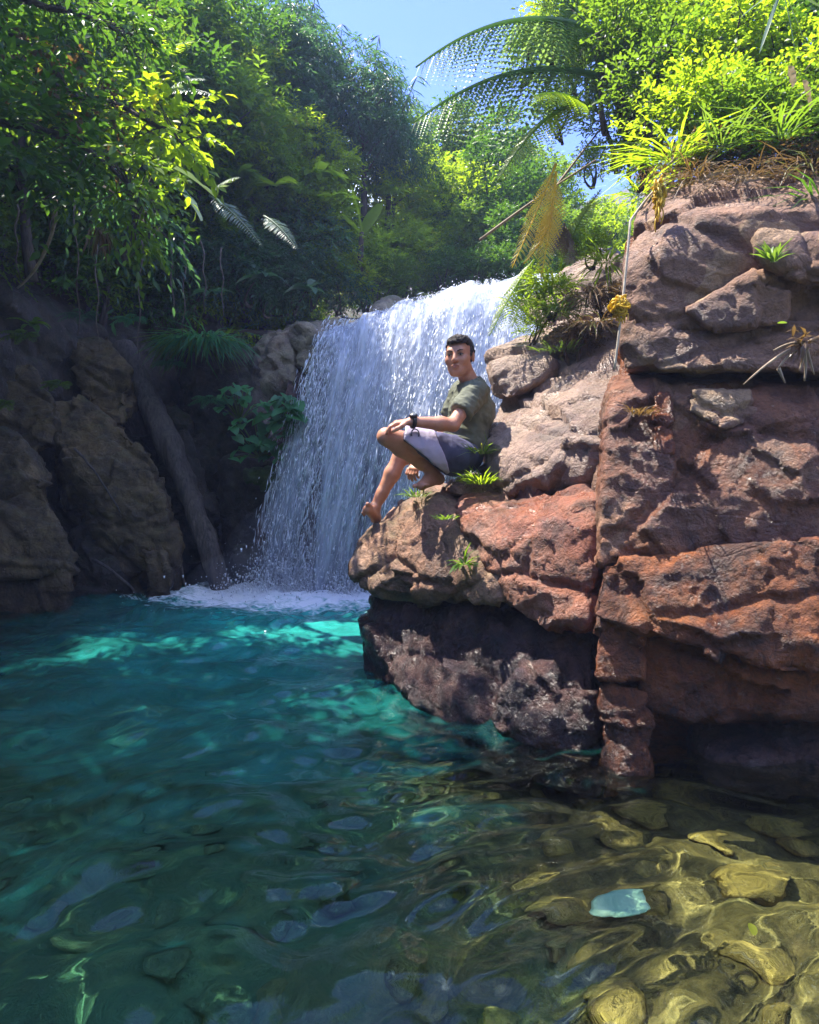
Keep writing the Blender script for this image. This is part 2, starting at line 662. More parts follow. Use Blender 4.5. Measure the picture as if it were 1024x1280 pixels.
def leaf_mat(name, dark, light, extra=None, transl=(.35, .45, .04), tfac=.45, rough=.42, spread=1.0):
    t = NT(name)
    a = t.n('Attribute', attribute_name='rnd')
    oi = t.n('ObjectInfo')
    v = t.math('ADD', t.math('MULTIPLY', a.outputs['Fac'], .75), t.math('MULTIPLY', oi.outputs['Random'], .25))
    stops = [(0.0, dark), (.82 if extra else 1.0, light)]
    if extra:
        stops.append((.90, extra))
    c = t.ramp(v, stops)
    pn = t.noise(t.pos(), 30, 3)
    c = t.mix(.5, c, t.ramp(pn, [(.3, .55), (.7, 1.0)]), 'MULTIPLY')
    b = t.n('BsdfPrincipled', Roughness=rough)
    b.inputs['Specular IOR Level'].default_value = .5
    t.l(c, b.inputs['Base Color'])
    tr = t.n('BsdfTranslucent')
    tc = t.mix(.55, t.mix(1.0, c, (3.2, 3.0, 1.2), 'MULTIPLY'), transl)
    t.l(tc, tr.inputs['Color'])
    mx = t.n('MixShader', Fac=tfac)
    t.l(b.outputs[0], mx.inputs[1])
    t.l(tr.outputs[0], mx.inputs[2])
    t.l(mx.outputs[0], t.out.inputs['Surface'])
    return t.m


def plain_mat(name, c1, c2, scale=12, rough=.7, bump=.3, bdist=.01, spec=.4, stretch=(1, 1, 1)):
    t = NT(name)
    p = t.pos(stretch)
    c = t.ramp(t.noise(p, scale, 5, .6), [(.32, c1), (.68, c2)])
    b = t.n('BsdfPrincipled', Roughness=rough)
    b.inputs['Specular IOR Level'].default_value = spec
    t.l(c, b.inputs['Base Color'])
    t.l(t.bump(t.noise(p, scale * 3, 5, .65), bump, bdist), b.inputs['Normal'])
    t.l(b.outputs[0], t.out.inputs['Surface'])
    return t.m


M = {}
PINK, TAN, REDB, PURP = (.36, .19, .13), (.30, .20, .13), (.26, .095, .05), (.13, .085, .10)
M['boulder'] = rock_mat('boulder_rock', [(.20, .10, .075), (.38, .20, .12), (.46, .29, .19), (.30, .11, .055)], wet=.38, moss=.35, grime=.55)
M['boulder_red'] = rock_mat('boulder_red_rock', [(.17, .06, .06), (.34, .12, .065), (.42, .20, .13), (.25, .075, .035)], wet=.24, moss=.1, grime=.6, wetpatch=1.0)
M['boulder_low'] = rock_mat('boulder_base_rock', [(.06, .045, .075), (.20, .105, .08), (.10, .07, .085), (.27, .13, .08)], wet=.16, grime=.75, stain=(.014, .011, .018), waterline=.3, wetpatch=1.8)
M['slab'] = rock_mat('slab_rock', [(.22, .16, .15), (.36, .24, .18), (.42, .30, .22), (.30, .2, .17)], wet=.25, grime=.35, moss=.12, wetpatch=1.2)
M['cliff'] = rock_mat('cliff_rock', [(.16, .09, .07), (.33, .18, .105), (.24, .135, .095), (.38, .205, .115)], wet=.35, beige=(.50, .33, .18), grime=.4)
M['cliff_mid'] = rock_mat('cliff_middle_rock', [(.13, .055, .045), (.28, .11, .05), (.19, .08, .055), (.33, .15, .065)], wet=.25, beige=(.36, .20, .12), grime=.6, stain=(.04, .022, .018), wetpatch=1.0)
M['cliff_low'] = rock_mat('cliff_red_rock', [(.095, .034, .022), (.28, .085, .020), (.18, .052, .024), (.35, .125, .028)], wet=.2, grime=.75, stain=(.03, .016, .012), wetpatch=1.3)
M['left'] = rock_mat('left_bank_rock', [(.08, .055, .035), (.22, .15, .07), (.14, .10, .055), (.27, .17, .07)], wet=.35, moss=.4, grime=.6, stain=(.025, .02, .02))
M['ledge'] = rock_mat('ledge_rock', [(.22, .18, .13), (.42, .35, .23), (.30, .23, .18), (.34, .20, .15)], wet=.4, moss=.5, grime=.4)
M['bank'] = rock_mat('bank_earth', [(.045, .038, .036), (.11, .085, .065), (.07, .06, .055), (.13, .095, .065)], wet=.4, moss=.6, mosscol=(.03, .06, .016), grime=.6, stain=(.022, .02, .022))
M['bed'] = rock_mat('pool_bed_gravel', [(.09, .08, .03), (.30, .21, .065), (.18, .13, .045), (.40, .27, .085)], wet=.6, waterline=-9, grime=.5, stain=(.03, .03, .015), scale=1.6)
M['stone'] = rock_mat('pool_stone', [(.24, .16, .05), (.50, .33, .08), (.34, .23, .07), (.58, .39, .11)], wet=.6, waterline=-9, grime=.45, stain=(.06, .05, .02), scale=2.2)
def add_deep_tint(m):  # paints the deep water's green dimness into the bed colour, stronger leftwards
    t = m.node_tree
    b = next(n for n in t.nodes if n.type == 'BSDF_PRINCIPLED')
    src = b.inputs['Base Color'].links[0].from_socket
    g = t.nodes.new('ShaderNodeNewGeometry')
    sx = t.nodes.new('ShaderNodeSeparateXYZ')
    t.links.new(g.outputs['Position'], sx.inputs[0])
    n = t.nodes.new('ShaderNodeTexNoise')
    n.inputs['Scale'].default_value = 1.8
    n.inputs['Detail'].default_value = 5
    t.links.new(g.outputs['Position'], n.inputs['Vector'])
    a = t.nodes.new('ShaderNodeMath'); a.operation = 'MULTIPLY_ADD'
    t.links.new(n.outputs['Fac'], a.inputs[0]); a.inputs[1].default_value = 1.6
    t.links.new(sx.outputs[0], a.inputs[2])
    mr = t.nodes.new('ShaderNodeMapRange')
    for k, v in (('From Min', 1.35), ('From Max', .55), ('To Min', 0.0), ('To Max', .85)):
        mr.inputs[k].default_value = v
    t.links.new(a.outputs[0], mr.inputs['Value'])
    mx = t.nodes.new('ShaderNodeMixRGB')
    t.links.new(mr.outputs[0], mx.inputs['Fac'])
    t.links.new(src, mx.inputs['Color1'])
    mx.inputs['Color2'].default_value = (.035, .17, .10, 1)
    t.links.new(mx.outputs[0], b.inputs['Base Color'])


add_deep_tint(M['bed'])
add_deep_tint(M['stone'])
M['pale'] = plain_mat('pale_stone', (.30, .52, .38), (.58, .74, .56), 16, .65, .4)
M['bark'] = plain_mat('bark', (.045, .035, .03), (.13, .10, .08), 9, .85, .8, .02, stretch=(3, 3, .8))
M['log'] = plain_mat('log_bark', (.05, .045, .045), (.17, .135, .12), 9, .75, .9, .03, stretch=(4, 4, .7))
M['root'] = plain_mat('pale_root', (.20, .14, .09), (.38, .30, .20), 20, .75, .4, .005)
M['vine'] = plain_mat('dry_vine', (.07, .055, .045), (.17, .13, .10), 20, .8, .4, .005)
M['leaf_dark'] = leaf_mat('dark_leaf', (.012, .045, .010), (.045, .125, .018), (.11, .19, .015), (.16, .32, .02), .42)
M['leaf_mid'] = leaf_mat('mid_leaf', (.020, .065, .010), (.085, .17, .018), (.17, .18, .02), (.30, .46, .025), .5)
M['leaf_lime'] = leaf_mat('lime_leaf', (.050, .12, .010), (.16, .26, .018), (.30, .26, .02), (.52, .66, .02), .58)
M['leaf_jade'] = leaf_mat('jade_leaf', (.030, .13, .050), (.075, .26, .10), None, (.12, .42, .14), .4)
M['leaf_fern'] = leaf_mat('tree_fern_leaf', (.07, .15, .05), (.12, .22, .07), None, (.35, .50, .12), .5)
M['leaf_blue'] = leaf_mat('bluish_leaf', (.014, .052, .032), (.050, .125, .060), (.09, .18, .05), (.14, .32, .09), .4)
M['leaf_yellow'] = leaf_mat('yellow_frond', (.50, .33, .008), (.62, .50, .012), None, (.85, .68, .01), .5)
M['leaf_rust'] = leaf_mat('rusty_leaf', (.07, .042, .022), (.17, .10, .042), (.12, .15, .03), (.24, .15, .05), .3)
M['leaf_pale'] = leaf_mat('pale_banana_leaf', (.13, .20, .12), (.20, .28, .17), None, (.20, .3, .12), .3, .35)
M['leaf_tan'] = leaf_mat('dry_tan_leaf', (.30, .22, .13), (.40, .29, .17), None, (.40, .28, .15), .3, .6)
M['grass'] = leaf_mat('grass_blade', (.05, .12, .02), (.12, .22, .035), (.25, .22, .05), (.3, .42, .04), .4)

M['wood'] = plain_mat('unseen_slope_green', (.015, .03, .012), (.05, .085, .025), 3, .9, .8, .2)

# ------------------------------------------------------------------ water
def grid_faces(nu, nv):
    i = np.arange(nu - 1)[:, None] * nv
    j = np.arange(nv - 1)[None, :]
    return np.stack([i + j, i + nv + j, i + nv + j + 1, i + j + 1], -1).reshape(-1, 4)


FALL_BASE = np.array((-0.95, 6.95))


def wave_height(X, Y):
    P = np.stack([X, Y, np.zeros_like(X)], -1)
    dx, dy = X - FALL_BASE[0], Y - FALL_BASE[1]
    r = np.sqrt(dx * dx + dy * dy)
    wx = X + .35 * vnoise(P * 1.3, 5)
    wy = Y + .35 * vnoise(P * 1.3, 6)
    Q = np.stack([wx, wy, 0 * X], -1)
    rr = r + .25 * vnoise(P * .9, 9)
    near = np.exp(-r / 3.0)
    h = (.007 + .02 * near) * np.sin(rr * 2 * PI / .62 + 2.0 * vnoise(P * .7, 3))
    rot = np.stack([Q[:, 0] * .8 + Q[:, 1] * .6, (-Q[:, 0] * .6 + Q[:, 1] * .8) * 2.0, 0 * X], -1)
    h += .014 * vnoise(rot * 1.7, 21) + .012 * vnoise(rot * 3.9, 22) + (.008 + .010 * near) * vnoise(rot * 8.0, 23)
    h += .0016 * vnoise(rot * 20, 27) + (.0016 + .014 * near) * vnoise(Q * 17, 24)
    h += .05 * np.exp(-(r / .55) ** 2) * (1 + vnoise(P * 6, 31))
    return h


def water_mat():
    t = NT('pool_water')
    g = t.n('NewGeometry')
    sub = t.n('VectorMath', operation='SUBTRACT')
    t.l(g.outputs['Position'], sub.inputs[0])
    sub.inputs[1].default_value = (FALL_BASE[0], FALL_BASE[1], 0)
    scl = t.n('VectorMath', operation='MULTIPLY')
    t.l(sub.outputs[0], scl.inputs[0])
    scl.inputs[1].default_value = (1.5, .85, 0)
    ln = t.n('VectorMath', operation='LENGTH')
    t.l(scl.outputs[0], ln.inputs[0])
    r = ln.outputs['Value']
    p = t.pos((1, 1.6, 0))
    n1 = t.noise(p, 5.0, 6, .65, .8)
    n2 = t.noise(p, 22, 4, .6, .5)
    # foam: solid where the fall lands, torn flecks further out
    a = t.n('MapRange', **{'From Min': .35, 'From Max': 2.3, 'To Min': .36, 'To Max': -.28})
    sc2 = t.n('VectorMath', operation='MULTIPLY')
    t.l(sub.outputs[0], sc2.inputs[0])
    sc2.inputs[1].default_value = (.85, 1.5, 0)
    ln2 = t.n('VectorMath', operation='LENGTH')
    t.l(sc2.outputs[0], ln2.inputs[0])
    t.l(ln2.outputs['Value'], a.inputs['Value'])
    f = t.math('ADD', t.math('ADD', t.math('MULTIPLY', n1, .65), t.math('MULTIPLY', n2, .35)), a.outputs[0])
    foam = t.ramp(f, [(.48, 0.0), (.66, 1.0)])
    # stirred-in air bubbles: milky turquoise
    a2 = t.n('MapRange', **{'From Min': .4, 'From Max': 5.2, 'To Min': .55, 'To Max': -.50})
    t.l(r, a2.inputs['Value'])
    n3 = t.noise(p, 2.2, 5, .6, 1.0)
    bub = t.ramp(t.math('ADD', t.math('MULTIPLY', n3, .8), a2.outputs[0]), [(.12, 0.0), (.45, .22), (1.0, .85)])
    fine = t.bump(t.noise(t.pos((1, 1, 0)), 30, 3, .5, .3), .05, .01)
    glass = t.n('BsdfGlass', IOR=1.333, Roughness=0.0)
    glass.inputs['Color'].default_value = (.85, .972, .87, 1)
    milk = t.n('BsdfPrincipled', Roughness=.12)
    milk.inputs['Base Color'].default_value = (.032, .42, .36, 1)
    milk.inputs['Specular IOR Level'].default_value = .5
    white = t.n('BsdfDiffuse')
    white.inputs['Color'].default_value = (.82, .86, .90, 1)
    m1 = t.n('MixShader')
    t.l(bub, m1.inputs[0]); t.l(glass.outputs[0], m1.inputs[1]); t.l(milk.outputs[0], m1.inputs[2])
    m2 = t.n('MixShader')
    t.l(foam, m2.inputs[0]); t.l(m1.outputs[0], m2.inputs[1]); t.l(white.outputs[0], m2.inputs[2])
    t.l(m2.outputs[0], t.out.inputs['Surface'])
    return t.m


M['water'] = water_mat()
WX = np.arange(-5.2, 3.6, .026)
WY = np.arange(-2.0, 8.6, .026)
gx, gy = np.meshgrid(WX, WY, indexing='ij')
wz = wave_height(gx.ravel(), gy.ravel())
WV = np.stack([gx.ravel(), gy.ravel(), wz], -1)
WF = grid_faces(len(WX), len(WY))
nu, nv = len(WX), len(WY)
water = link('pool_water', fast_mesh('pool_water', WV, WF, M['water']))
tag(water, 'clear turquoise pool water with ripples and foam below the fall', kind='structure')
water.cycles.is_caustics_caster = True
sun_d.cycles.is_caustics_light = True

# pool bed
BX = np.arange(-5.6, 3.8, .05)
BY = np.arange(-2.2, 9.0, .05)
bx, by = np.meshgrid(BX, BY, indexing='ij')
bx, by = bx.ravel(), by.ravel()


def bed_z(x, y):
    P = np.stack([x, y, 0 * x], -1)
    z = -.46 - .24 * np.clip((1.0 - x) / 2.0, 0, 2) - .13 * np.clip(y - 2.2, 0, 5)
    z = z + .10 * fbm(P * 1.4, 3, 77)
    return np.maximum(z, -1.9)


bP = np.stack([bx, by, 0 * bx], -1)
bz = bed_z(bx, by) + .5 * chips(bP, (.30, .24, .3), 31, .5, .16) + .4 * chips(bP + 5, (.11, .10, .1), 41, .5, .15) + .012 * fbm(bP * 9, 3, 5)
bed = link('pool_bed', fast_mesh('pool_bed', np.stack([bx, by, bz], -1), grid_faces(len(BX), len(BY)), M['bed']))
tag(bed, 'stony floor of the pool', kind='structure')
bed.cycles.is_caustics_receiver = True


def add_rock(name, parent, pts, mat, **kw):
    V, Q = rock_hull(pts, **kw)
    if parent is None:
        return V, Q
    return part(name, V, Q, mat, parent)


# ------------------------------------------------------------------ the big boulder
boulder = thing('boulder', tuple(at(600, 940, 3.3)[:2]) + (-.7,), 'huge overhanging pink and tan boulder the man sits on, dark wet base in the pool', 'boulder')
add_rock('upper_block', boulder, A((424, 700, 4.10), (428, 728, 4.02), (452, 752, 3.95), (540, 768, 3.62), (646, 766, 3.22), (620, 722, 3.26),
                                   (455, 656, 4.12), (500, 620, 4.02), (543, 604, 3.92), (560, 612, 3.74), (566, 650, 3.58),
                                   (470, 650, 4.75), (545, 600, 4.9), (480, 730, 4.8), (640, 620, 4.6), (660, 740, 4.3)),
         M['boulder'], h=.02, rnd=.03, seed=3, chip=.30, cuts=8, cut=.05)
add_rock('upper_block', boulder, A((560, 612, 3.88), (556, 640, 3.62), (600, 700, 3.36), (640, 768, 3.16), (748, 812, 2.88), (752, 780, 2.86), (752, 640, 2.98),
                                   (752, 596, 3.20), (690, 612, 3.42), (600, 604, 3.80), (790, 600, 3.6), (640, 600, 4.5), (760, 700, 4.2), (800, 800, 3.5), (640, 740, 4.2)),
         M['boulder_red'], h=.02, rnd=.03, seed=5, chip=.26, cuts=8, cut=.04)
add_rock('base_block', boulder, A((445, 735, 4.30), (448, 800, 4.26), (460, 850, 4.12), (522, 893, 3.36), (600, 924, 3.05), (655, 937, 2.92), (755, 946, 2.82), (552, 752, 3.78), (660, 770, 3.34), (755, 780, 3.04),
                                  (460, 960, 4.1), (540, 1010, 3.36), (660, 1050, 2.92), (760, 1060, 2.82), (480, 730, 5.2), (480, 950, 5.2), (800, 760, 4.6), (800, 1000, 4.4)),
         M['boulder_low'], h=.02, rnd=.04, seed=8, chip=.30, cuts=6, cut=.03)
add_rock('base_block', boulder, A((600, 850, 3.12), (612, 925, 3.0), (640, 936, 2.9), (700, 944, 2.83), (735, 900, 2.84), (700, 800, 3.0), (640, 800, 3.1), (700, 1000, 2.9), (690, 860, 3.6), (620, 960, 3.5)),
         M['boulder_low'], h=.018, rnd=.05, seed=10, chip=.2, cuts=8, cut=.06)

add_rock('upper_block', boulder, A((548, 606, 4.02), (560, 598, 3.95), (604, 592, 3.84), (640, 604, 3.84), (634, 626, 3.66), (566, 624, 3.84), (550, 620, 3.98), (600, 588, 4.5), (560, 600, 4.5), (640, 640, 4.4)),
         M['boulder'], h=.016, rnd=.02, seed=6, chip=.2, cuts=2, cut=.03, amp=.6)

# sloping slab behind the man, and the blocks above it
slab = thing('slab', tuple(at(690, 600, 3.8)[:2]) + (.9,), 'pale sloping rock slab behind the man with a glossy wet top', 'rock slab')
add_rock('slab_body', slab, A((598, 540, 4.02), (612, 556, 3.78), (755, 556, 3.22), (785, 500, 3.25), (606, 604, 3.86), (640, 622, 3.62), (755, 612, 3.26),
                              (600, 520, 4.2), (690, 446, 4.35), (770, 412, 4.1), (795, 430, 3.7), (640, 500, 4.6), (760, 450, 5.0), (620, 620, 4.6), (800, 600, 4.2)),
         M['slab'], h=.02, rnd=.025, seed=12, chip=.3, cuts=6, cut=.03)
blk = thing('block', tuple(at(650, 500, 4.4)[:2]) + (1.5,), 'square brown rock block beside the man\'s shoulder, under the fern', 'rock')
add_rock('rock_block', blk, A((608, 448, 4.30), (612, 436, 4.5), (690, 436, 4.22), (700, 418, 4.5), (640, 432, 5.0), (613, 500, 4.26), (632, 506, 4.1), (690, 470, 4.1), (700, 480, 5), (620, 500, 5.0)),
         M['slab'], h=.02, rnd=.015, seed=14, chip=.22, cuts=6, cut=.04)
b2 = thing('block', tuple(at(700, 400, 4.8)[:2]) + (1.7,), 'low flat rock capping the square block under the ferns', 'rock')
add_rock('rock_block', b2, A((655, 430, 4.4), (690, 414, 4.3), (775, 408, 4.0), (780, 440, 4.1), (660, 440, 4.5), (700, 440, 4.2), (680, 404, 5.2), (780, 390, 5), (700, 450, 5)),
         M['slab'], h=.02, rnd=.015, seed=15, chip=.2, cuts=6, cut=.04)
b3 = thing('block', tuple(at(710, 380, 5.4)[:2]) + (2.0,), 'weathered pale slabs tilted among ferns above the waterfall lip', 'rock')
for sd, pts in enumerate((A((640, 380, 5.6), (742, 330, 5.0), (760, 345, 4.9), (650, 395, 5.4), (690, 420, 5.1), (775, 400, 4.8), (700, 350, 6.2), (770, 330, 6.0), (700, 410, 6.0)),
                          A((690, 350, 5.8), (760, 312, 5.2), (790, 320, 5.0), (700, 372, 5.5), (785, 380, 5.0), (740, 320, 6.4), (790, 330, 6.2), (700, 390, 6)))):
    add_rock('rock_slab', b3, pts, M['slab'], h=.025, rnd=.015, seed=16 + sd, chip=.25, cuts=5, cut=.03)

# ------------------------------------------------------------------ the cliff on the right
cliff = thing('cliff', tuple(at(900, 950, 3.0)[:2]) + (-.6,), 'tall red brown cliff of stacked cracked blocks rising from the pool', 'cliff')
CL = [
    # top block with its lit left shoulder
    ('rock_block', 'cliff', A((780, 335, 3.10), (778, 400, 3.06), (795, 275, 3.30), (840, 300, 2.98), (884, 268, 2.94), (960, 262, 2.86), (1130, 250, 2.75), (820, 240, 3.5), (905, 214, 3.4), (1130, 200, 3.3),
                              (790, 412, 3.04), (880, 405, 2.93), (1130, 420, 2.72), (790, 420, 4.2), (820, 250, 4.3), (1200, 220, 4.2), (1200, 430, 4.2)), dict(chip=.34, seed=21, cuts=6, cut=.03)),
    ('rock_block', 'cliff', A((938, 300, 2.80), (950, 288, 2.85), (1120, 292, 2.70), (1120, 365, 2.66), (944, 330, 2.80), (985, 350, 2.78), (1000, 290, 3.4), (1120, 320, 3.4)), dict(chip=.2, seed=22, cuts=5, cut=.04)),
    ('rock_block', 'cliff', A((852, 383, 2.93), (955, 340, 2.84), (985, 350, 2.80), (988, 405, 2.80), (960, 408, 2.82), (890, 412, 2.88), (850, 390, 3.0), (900, 400, 3.5), (990, 350, 3.4)), dict(chip=.3, seed=23, cuts=4, cut=.03)),
    ('rock_block', 'cliff', A((778, 398, 3.06), (782, 462, 3.02), (880, 412, 2.93), (1130, 405, 2.70), (960, 458, 2.80), (840, 462, 2.93), (1130, 470, 2.70), (790, 470, 3.8), (790, 400, 3.8), (1150, 400, 3.8), (1150, 470, 3.8)), dict(chip=.3, seed=24, cuts=5, cut=.03)),
    # set back course below the dark gap
    ('rock_block', 'cliff_mid', A((768, 470, 3.16), (764, 520, 3.02), (840, 482, 2.98), (1130, 482, 2.78), (756, 600, 2.96), (744, 690, 2.88), (850, 684, 2.80), (960, 668, 2.74), (1130, 664, 2.62), (850, 698, 2.80), (750, 712, 2.88),
                                  (1130, 560, 2.64), (900, 560, 2.83), (760, 480, 4), (760, 700, 3.9), (1160, 480, 3.9), (1160, 670, 3.8)), dict(chip=.34, seed=25, cuts=6, cut=.03)),
    ('rock_block', 'cliff', A((862, 488, 2.90), (940, 484, 2.84), (950, 520, 2.82), (905, 540, 2.82), (862, 515, 2.88), (900, 500, 3.3)), dict(chip=.15, seed=26, cuts=6, cut=.06)),
    ('rock_block', 'cliff_low', A((818, 492, 2.96), (838, 490, 2.94), (845, 570, 2.86), (815, 572, 2.9), (830, 500, 3.3), (830, 570, 3.2)), dict(chip=.12, seed=27, cuts=6, cut=.05)),
    # lower bulging course
    ('rock_block', 'cliff_low', A((752, 704, 2.88), (740, 770, 2.82), (840, 690, 2.83), (960, 672, 2.68), (1130, 668, 2.56), (860, 770, 2.70), (1130, 800, 2.5), (960, 828, 2.56), (1130, 850, 2.52), (960, 842, 2.57),
                                  (880, 810, 2.64), (760, 770, 2.82), (760, 720, 3.8), (1160, 690, 3.7), (1160, 830, 3.6), (800, 780, 3.6)), dict(chip=.34, seed=28, cuts=7, cut=.04)),
    ('rock_block', 'cliff_low', A((745, 762, 2.84), (800, 762, 2.80), (812, 800, 2.76), (806, 850, 2.76), (745, 850, 2.82), (770, 770, 3.4), (800, 850, 3.4)), dict(chip=.2, seed=29, cuts=8, cut=.08)),
    ('rock_block', 'cliff_low', A((800, 790, 2.84), (880, 812, 2.74), (960, 836, 2.66), (1130, 846, 2.56), (1130, 888, 2.58), (960, 892, 2.66), (870, 904, 2.74), (800, 880, 2.84), (820, 800, 3.6), (1150, 850, 3.5), (1150, 900, 3.5), (820, 890, 3.6)), dict(chip=.24, seed=30, cuts=8, cut=.05)),
    # undercut foot
    ('foot_stone', 'cliff_low', A((752, 850, 2.84), (810, 862, 2.80), (818, 940, 2.74), (780, 952, 2.72), (752, 946, 2.80), (760, 1030, 2.75), (815, 1030, 2.75), (790, 900, 3.2), (760, 1000, 3.3)), dict(chip=.18, seed=31, cuts=8, cut=.08)),
    ('foot_stone', 'boulder_low', A((868, 905, 2.98), (980, 900, 2.88), (1130, 890, 2.8), (860, 950, 2.92), (940, 972, 2.72), (1130, 985, 2.62), (900, 1040, 2.8), (1130, 1060, 2.6), (900, 900, 3.6), (1150, 900, 3.5), (1000, 1040, 3.5)), dict(chip=.24, seed=32, cuts=8, cut=.06)),
]
CL.append(('rock_core', 'cliff_low', A((786, 300, 3.6), (782, 480, 3.22), (765, 600, 3.18), (760, 780, 3.04), (760, 900, 3.04), (1130, 300, 3.1), (1130, 480, 2.92), (1130, 880, 2.8), (1130, 1000, 3.0), (770, 1000, 3.1), (800, 300, 4.6), (1200, 300, 4.5), (800, 1000, 4.5), (1200, 1000, 4.4)), dict(chip=.3, seed=33, cuts=2, cut=.02)))
CL_EDGE = [('rock_block', 'cliff', A((1135, 235, 2.95), (1135, 470, 2.9), (1500, 180, 2.6), (1500, 470, 2.5), (1135, 200, 4.2), (1700, 150, 4.0), (1135, 470, 4.2), (1700, 470, 3.8)), dict(chip=.4, seed=34)),
           ('rock_block', 'cliff_low', A((1120, 478, 2.85), (1125, 700, 2.78), (1560, 480, 2.45), (1560, 720, 2.3), (1130, 480, 4.2), (1700, 480, 3.8), (1130, 720, 4.2), (1700, 720, 3.8)), dict(chip=.4, seed=35)),
           ('rock_block', 'cliff_low', A((1120, 690, 2.70), (1125, 900, 2.72), (1600, 715, 2.25), (1600, 1000, 2.2), (1130, 1040, 2.75), (1600, 1150, 2.25), (1130, 700, 4.2), (1700, 700, 3.8), (1130, 1040, 4.2), (1700, 1000, 3.8)), dict(chip=.4, seed=36))]
for nm, mt, pts, kw in CL_EDGE:
    add_rock(nm, cliff, pts, M[mt], h=.03, rnd=.01, cuts=2, cut=.03, amp=.9, **kw)
for nm, mt, pts, kw in CL:
    add_rock(nm, cliff, pts, M[mt], h=.04 if nm == 'rock_core' else .0135, rnd=.004, **{**kw, 'cuts': 1, 'cut': .02, 'amp': .58 if mt == 'cliff' else .72})

# ------------------------------------------------------------------ left bank, back hill, right bank (terrain)
FOOT = np.array([(-3.6, -4), (-3.7, 0), (-3.8, 3), (-3.95, 5.0), (-3.75, 6.6), (-3.2, 7.9), (-2.55, 8.7), (-1.95, 9.6), (-1.2, 12), (-.2, 15), (1.2, 19)], float)
PROF = np.array([(-.5, -1.8), (0, -.1), (.22, .9), (.42, 2.0), (.35, 2.9), (.75, 3.7), (1.7, 4.8), (3.2, 6.3), (5.5, 8.4), (9, 11), (16, 14)], float)


def interp_poly(poly, s):
    i = np.linspace(0, 1, len(poly))
    return np.stack([np.interp(s, i, poly[:, j]) for j in range(poly.shape[1])], -1)


def bank_pt(s, t):
    s, t = np.asarray(s, float), np.asarray(t, float)
    f = interp_poly(FOOT, s)
    e = interp_poly(FOOT, np.clip(s + .02, 0, 1)) - interp_poly(FOOT, np.clip(s - .02, 0, 1))
    e /= np.linalg.norm(e, axis=-1, keepdims=True)
    n = np.stack([-e[..., 1], e[..., 0]], -1)
    pr = interp_poly(PROF, t)
    return np.stack([f[..., 0] + n[..., 0] * pr[..., 0], f[..., 1] + n[..., 1] * pr[..., 0], pr[..., 1]], -1)


ns, ntt = 420, 260
ss, tt = np.meshgrid(np.linspace(0, 1, ns), np.linspace(0, 1, ntt), indexing='ij')
V = bank_pt(ss.ravel(), tt.ravel())
F = grid_faces(ns, ntt)
Nn = vnormals(V, F)
d = .20 * fbm(V * .9, 4, 301) + .6 * chips(V, (.6, .6, .9), 311, .5, .14) + .5 * chips(V, (.2, .2, .3), 321, .5, .14) + .4 * chips(V, (.08, .08, .10), 331, .5, .14) - .06 * cracks(V + .1 * np.stack([vnoise(V * 2, 1), vnoise(V * 2, 2), vnoise(V * 2, 3)], 1), (.9, .9, 1.3), 341, .05)
V = V + Nn * d[:, None]
bank = link('hillside', fast_mesh('hillside', V, F[:, ::-1], M['bank']))
tag(bank, 'steep dark earth and rock bank on the shaded side of the pool', kind='structure')


def terrain(name, x0, x1, y0, y1, step, fz, mat, label, seed):
    xs, ys = np.arange(x0, x1, step), np.arange(y0, y1, step)
    a, b = np.meshgrid(xs, ys, indexing='ij')
    a, b = a.ravel(), b.ravel()
    z = fz(a, b)
    P = np.stack([a, b, z], -1)
    P[:, 2] += .12 * fbm(P * 1.5, 4, seed)
    o = link(name, fast_mesh(name, P, grid_faces(len(xs), len(ys)), mat))
    return tag(o, label, kind='structure')


def right_z(x, y):
    edge = .37 * y - .02
    top = 2.25 + np.clip(y - 3.2, 0, 20) * .30 + np.clip(x - edge, 0, 10) * .75
    top = top - np.clip(4.3 - y, 0, 1) * .5
    return np.where(x < edge, top - np.clip(edge - x, 0, 3) * 5.0, top)


def back_z(x, y):
    return 3.15 + np.clip(y - 10.5, 0, 30) * .42 + .10 * np.clip(np.abs(x - .8) - 1.2, 0, 10) * np.clip(y - 9, 0, 3)


terrain('right_bank', 1.0, 9, 3.55, 10, .10, right_z, M['bank'], 'overgrown earth bank above the cliff', 401)
terrain('unseen_slope', -9, 10, -14, -3.4, .4, lambda x, y: -1.0 + np.clip(-3.6 - y, 0, 30) * 1.25 + .3 * np.sin(x * 1.3), M['wood'], 'unseen slope added behind the camera to cut the sky fill', 403)  # out-of-view slope added to hold back sky light from behind the camera
terrain('back_hill', -5, 12, 9.4, 34, .3, back_z, M['bank'], 'wooded slope behind the waterfall', 402)

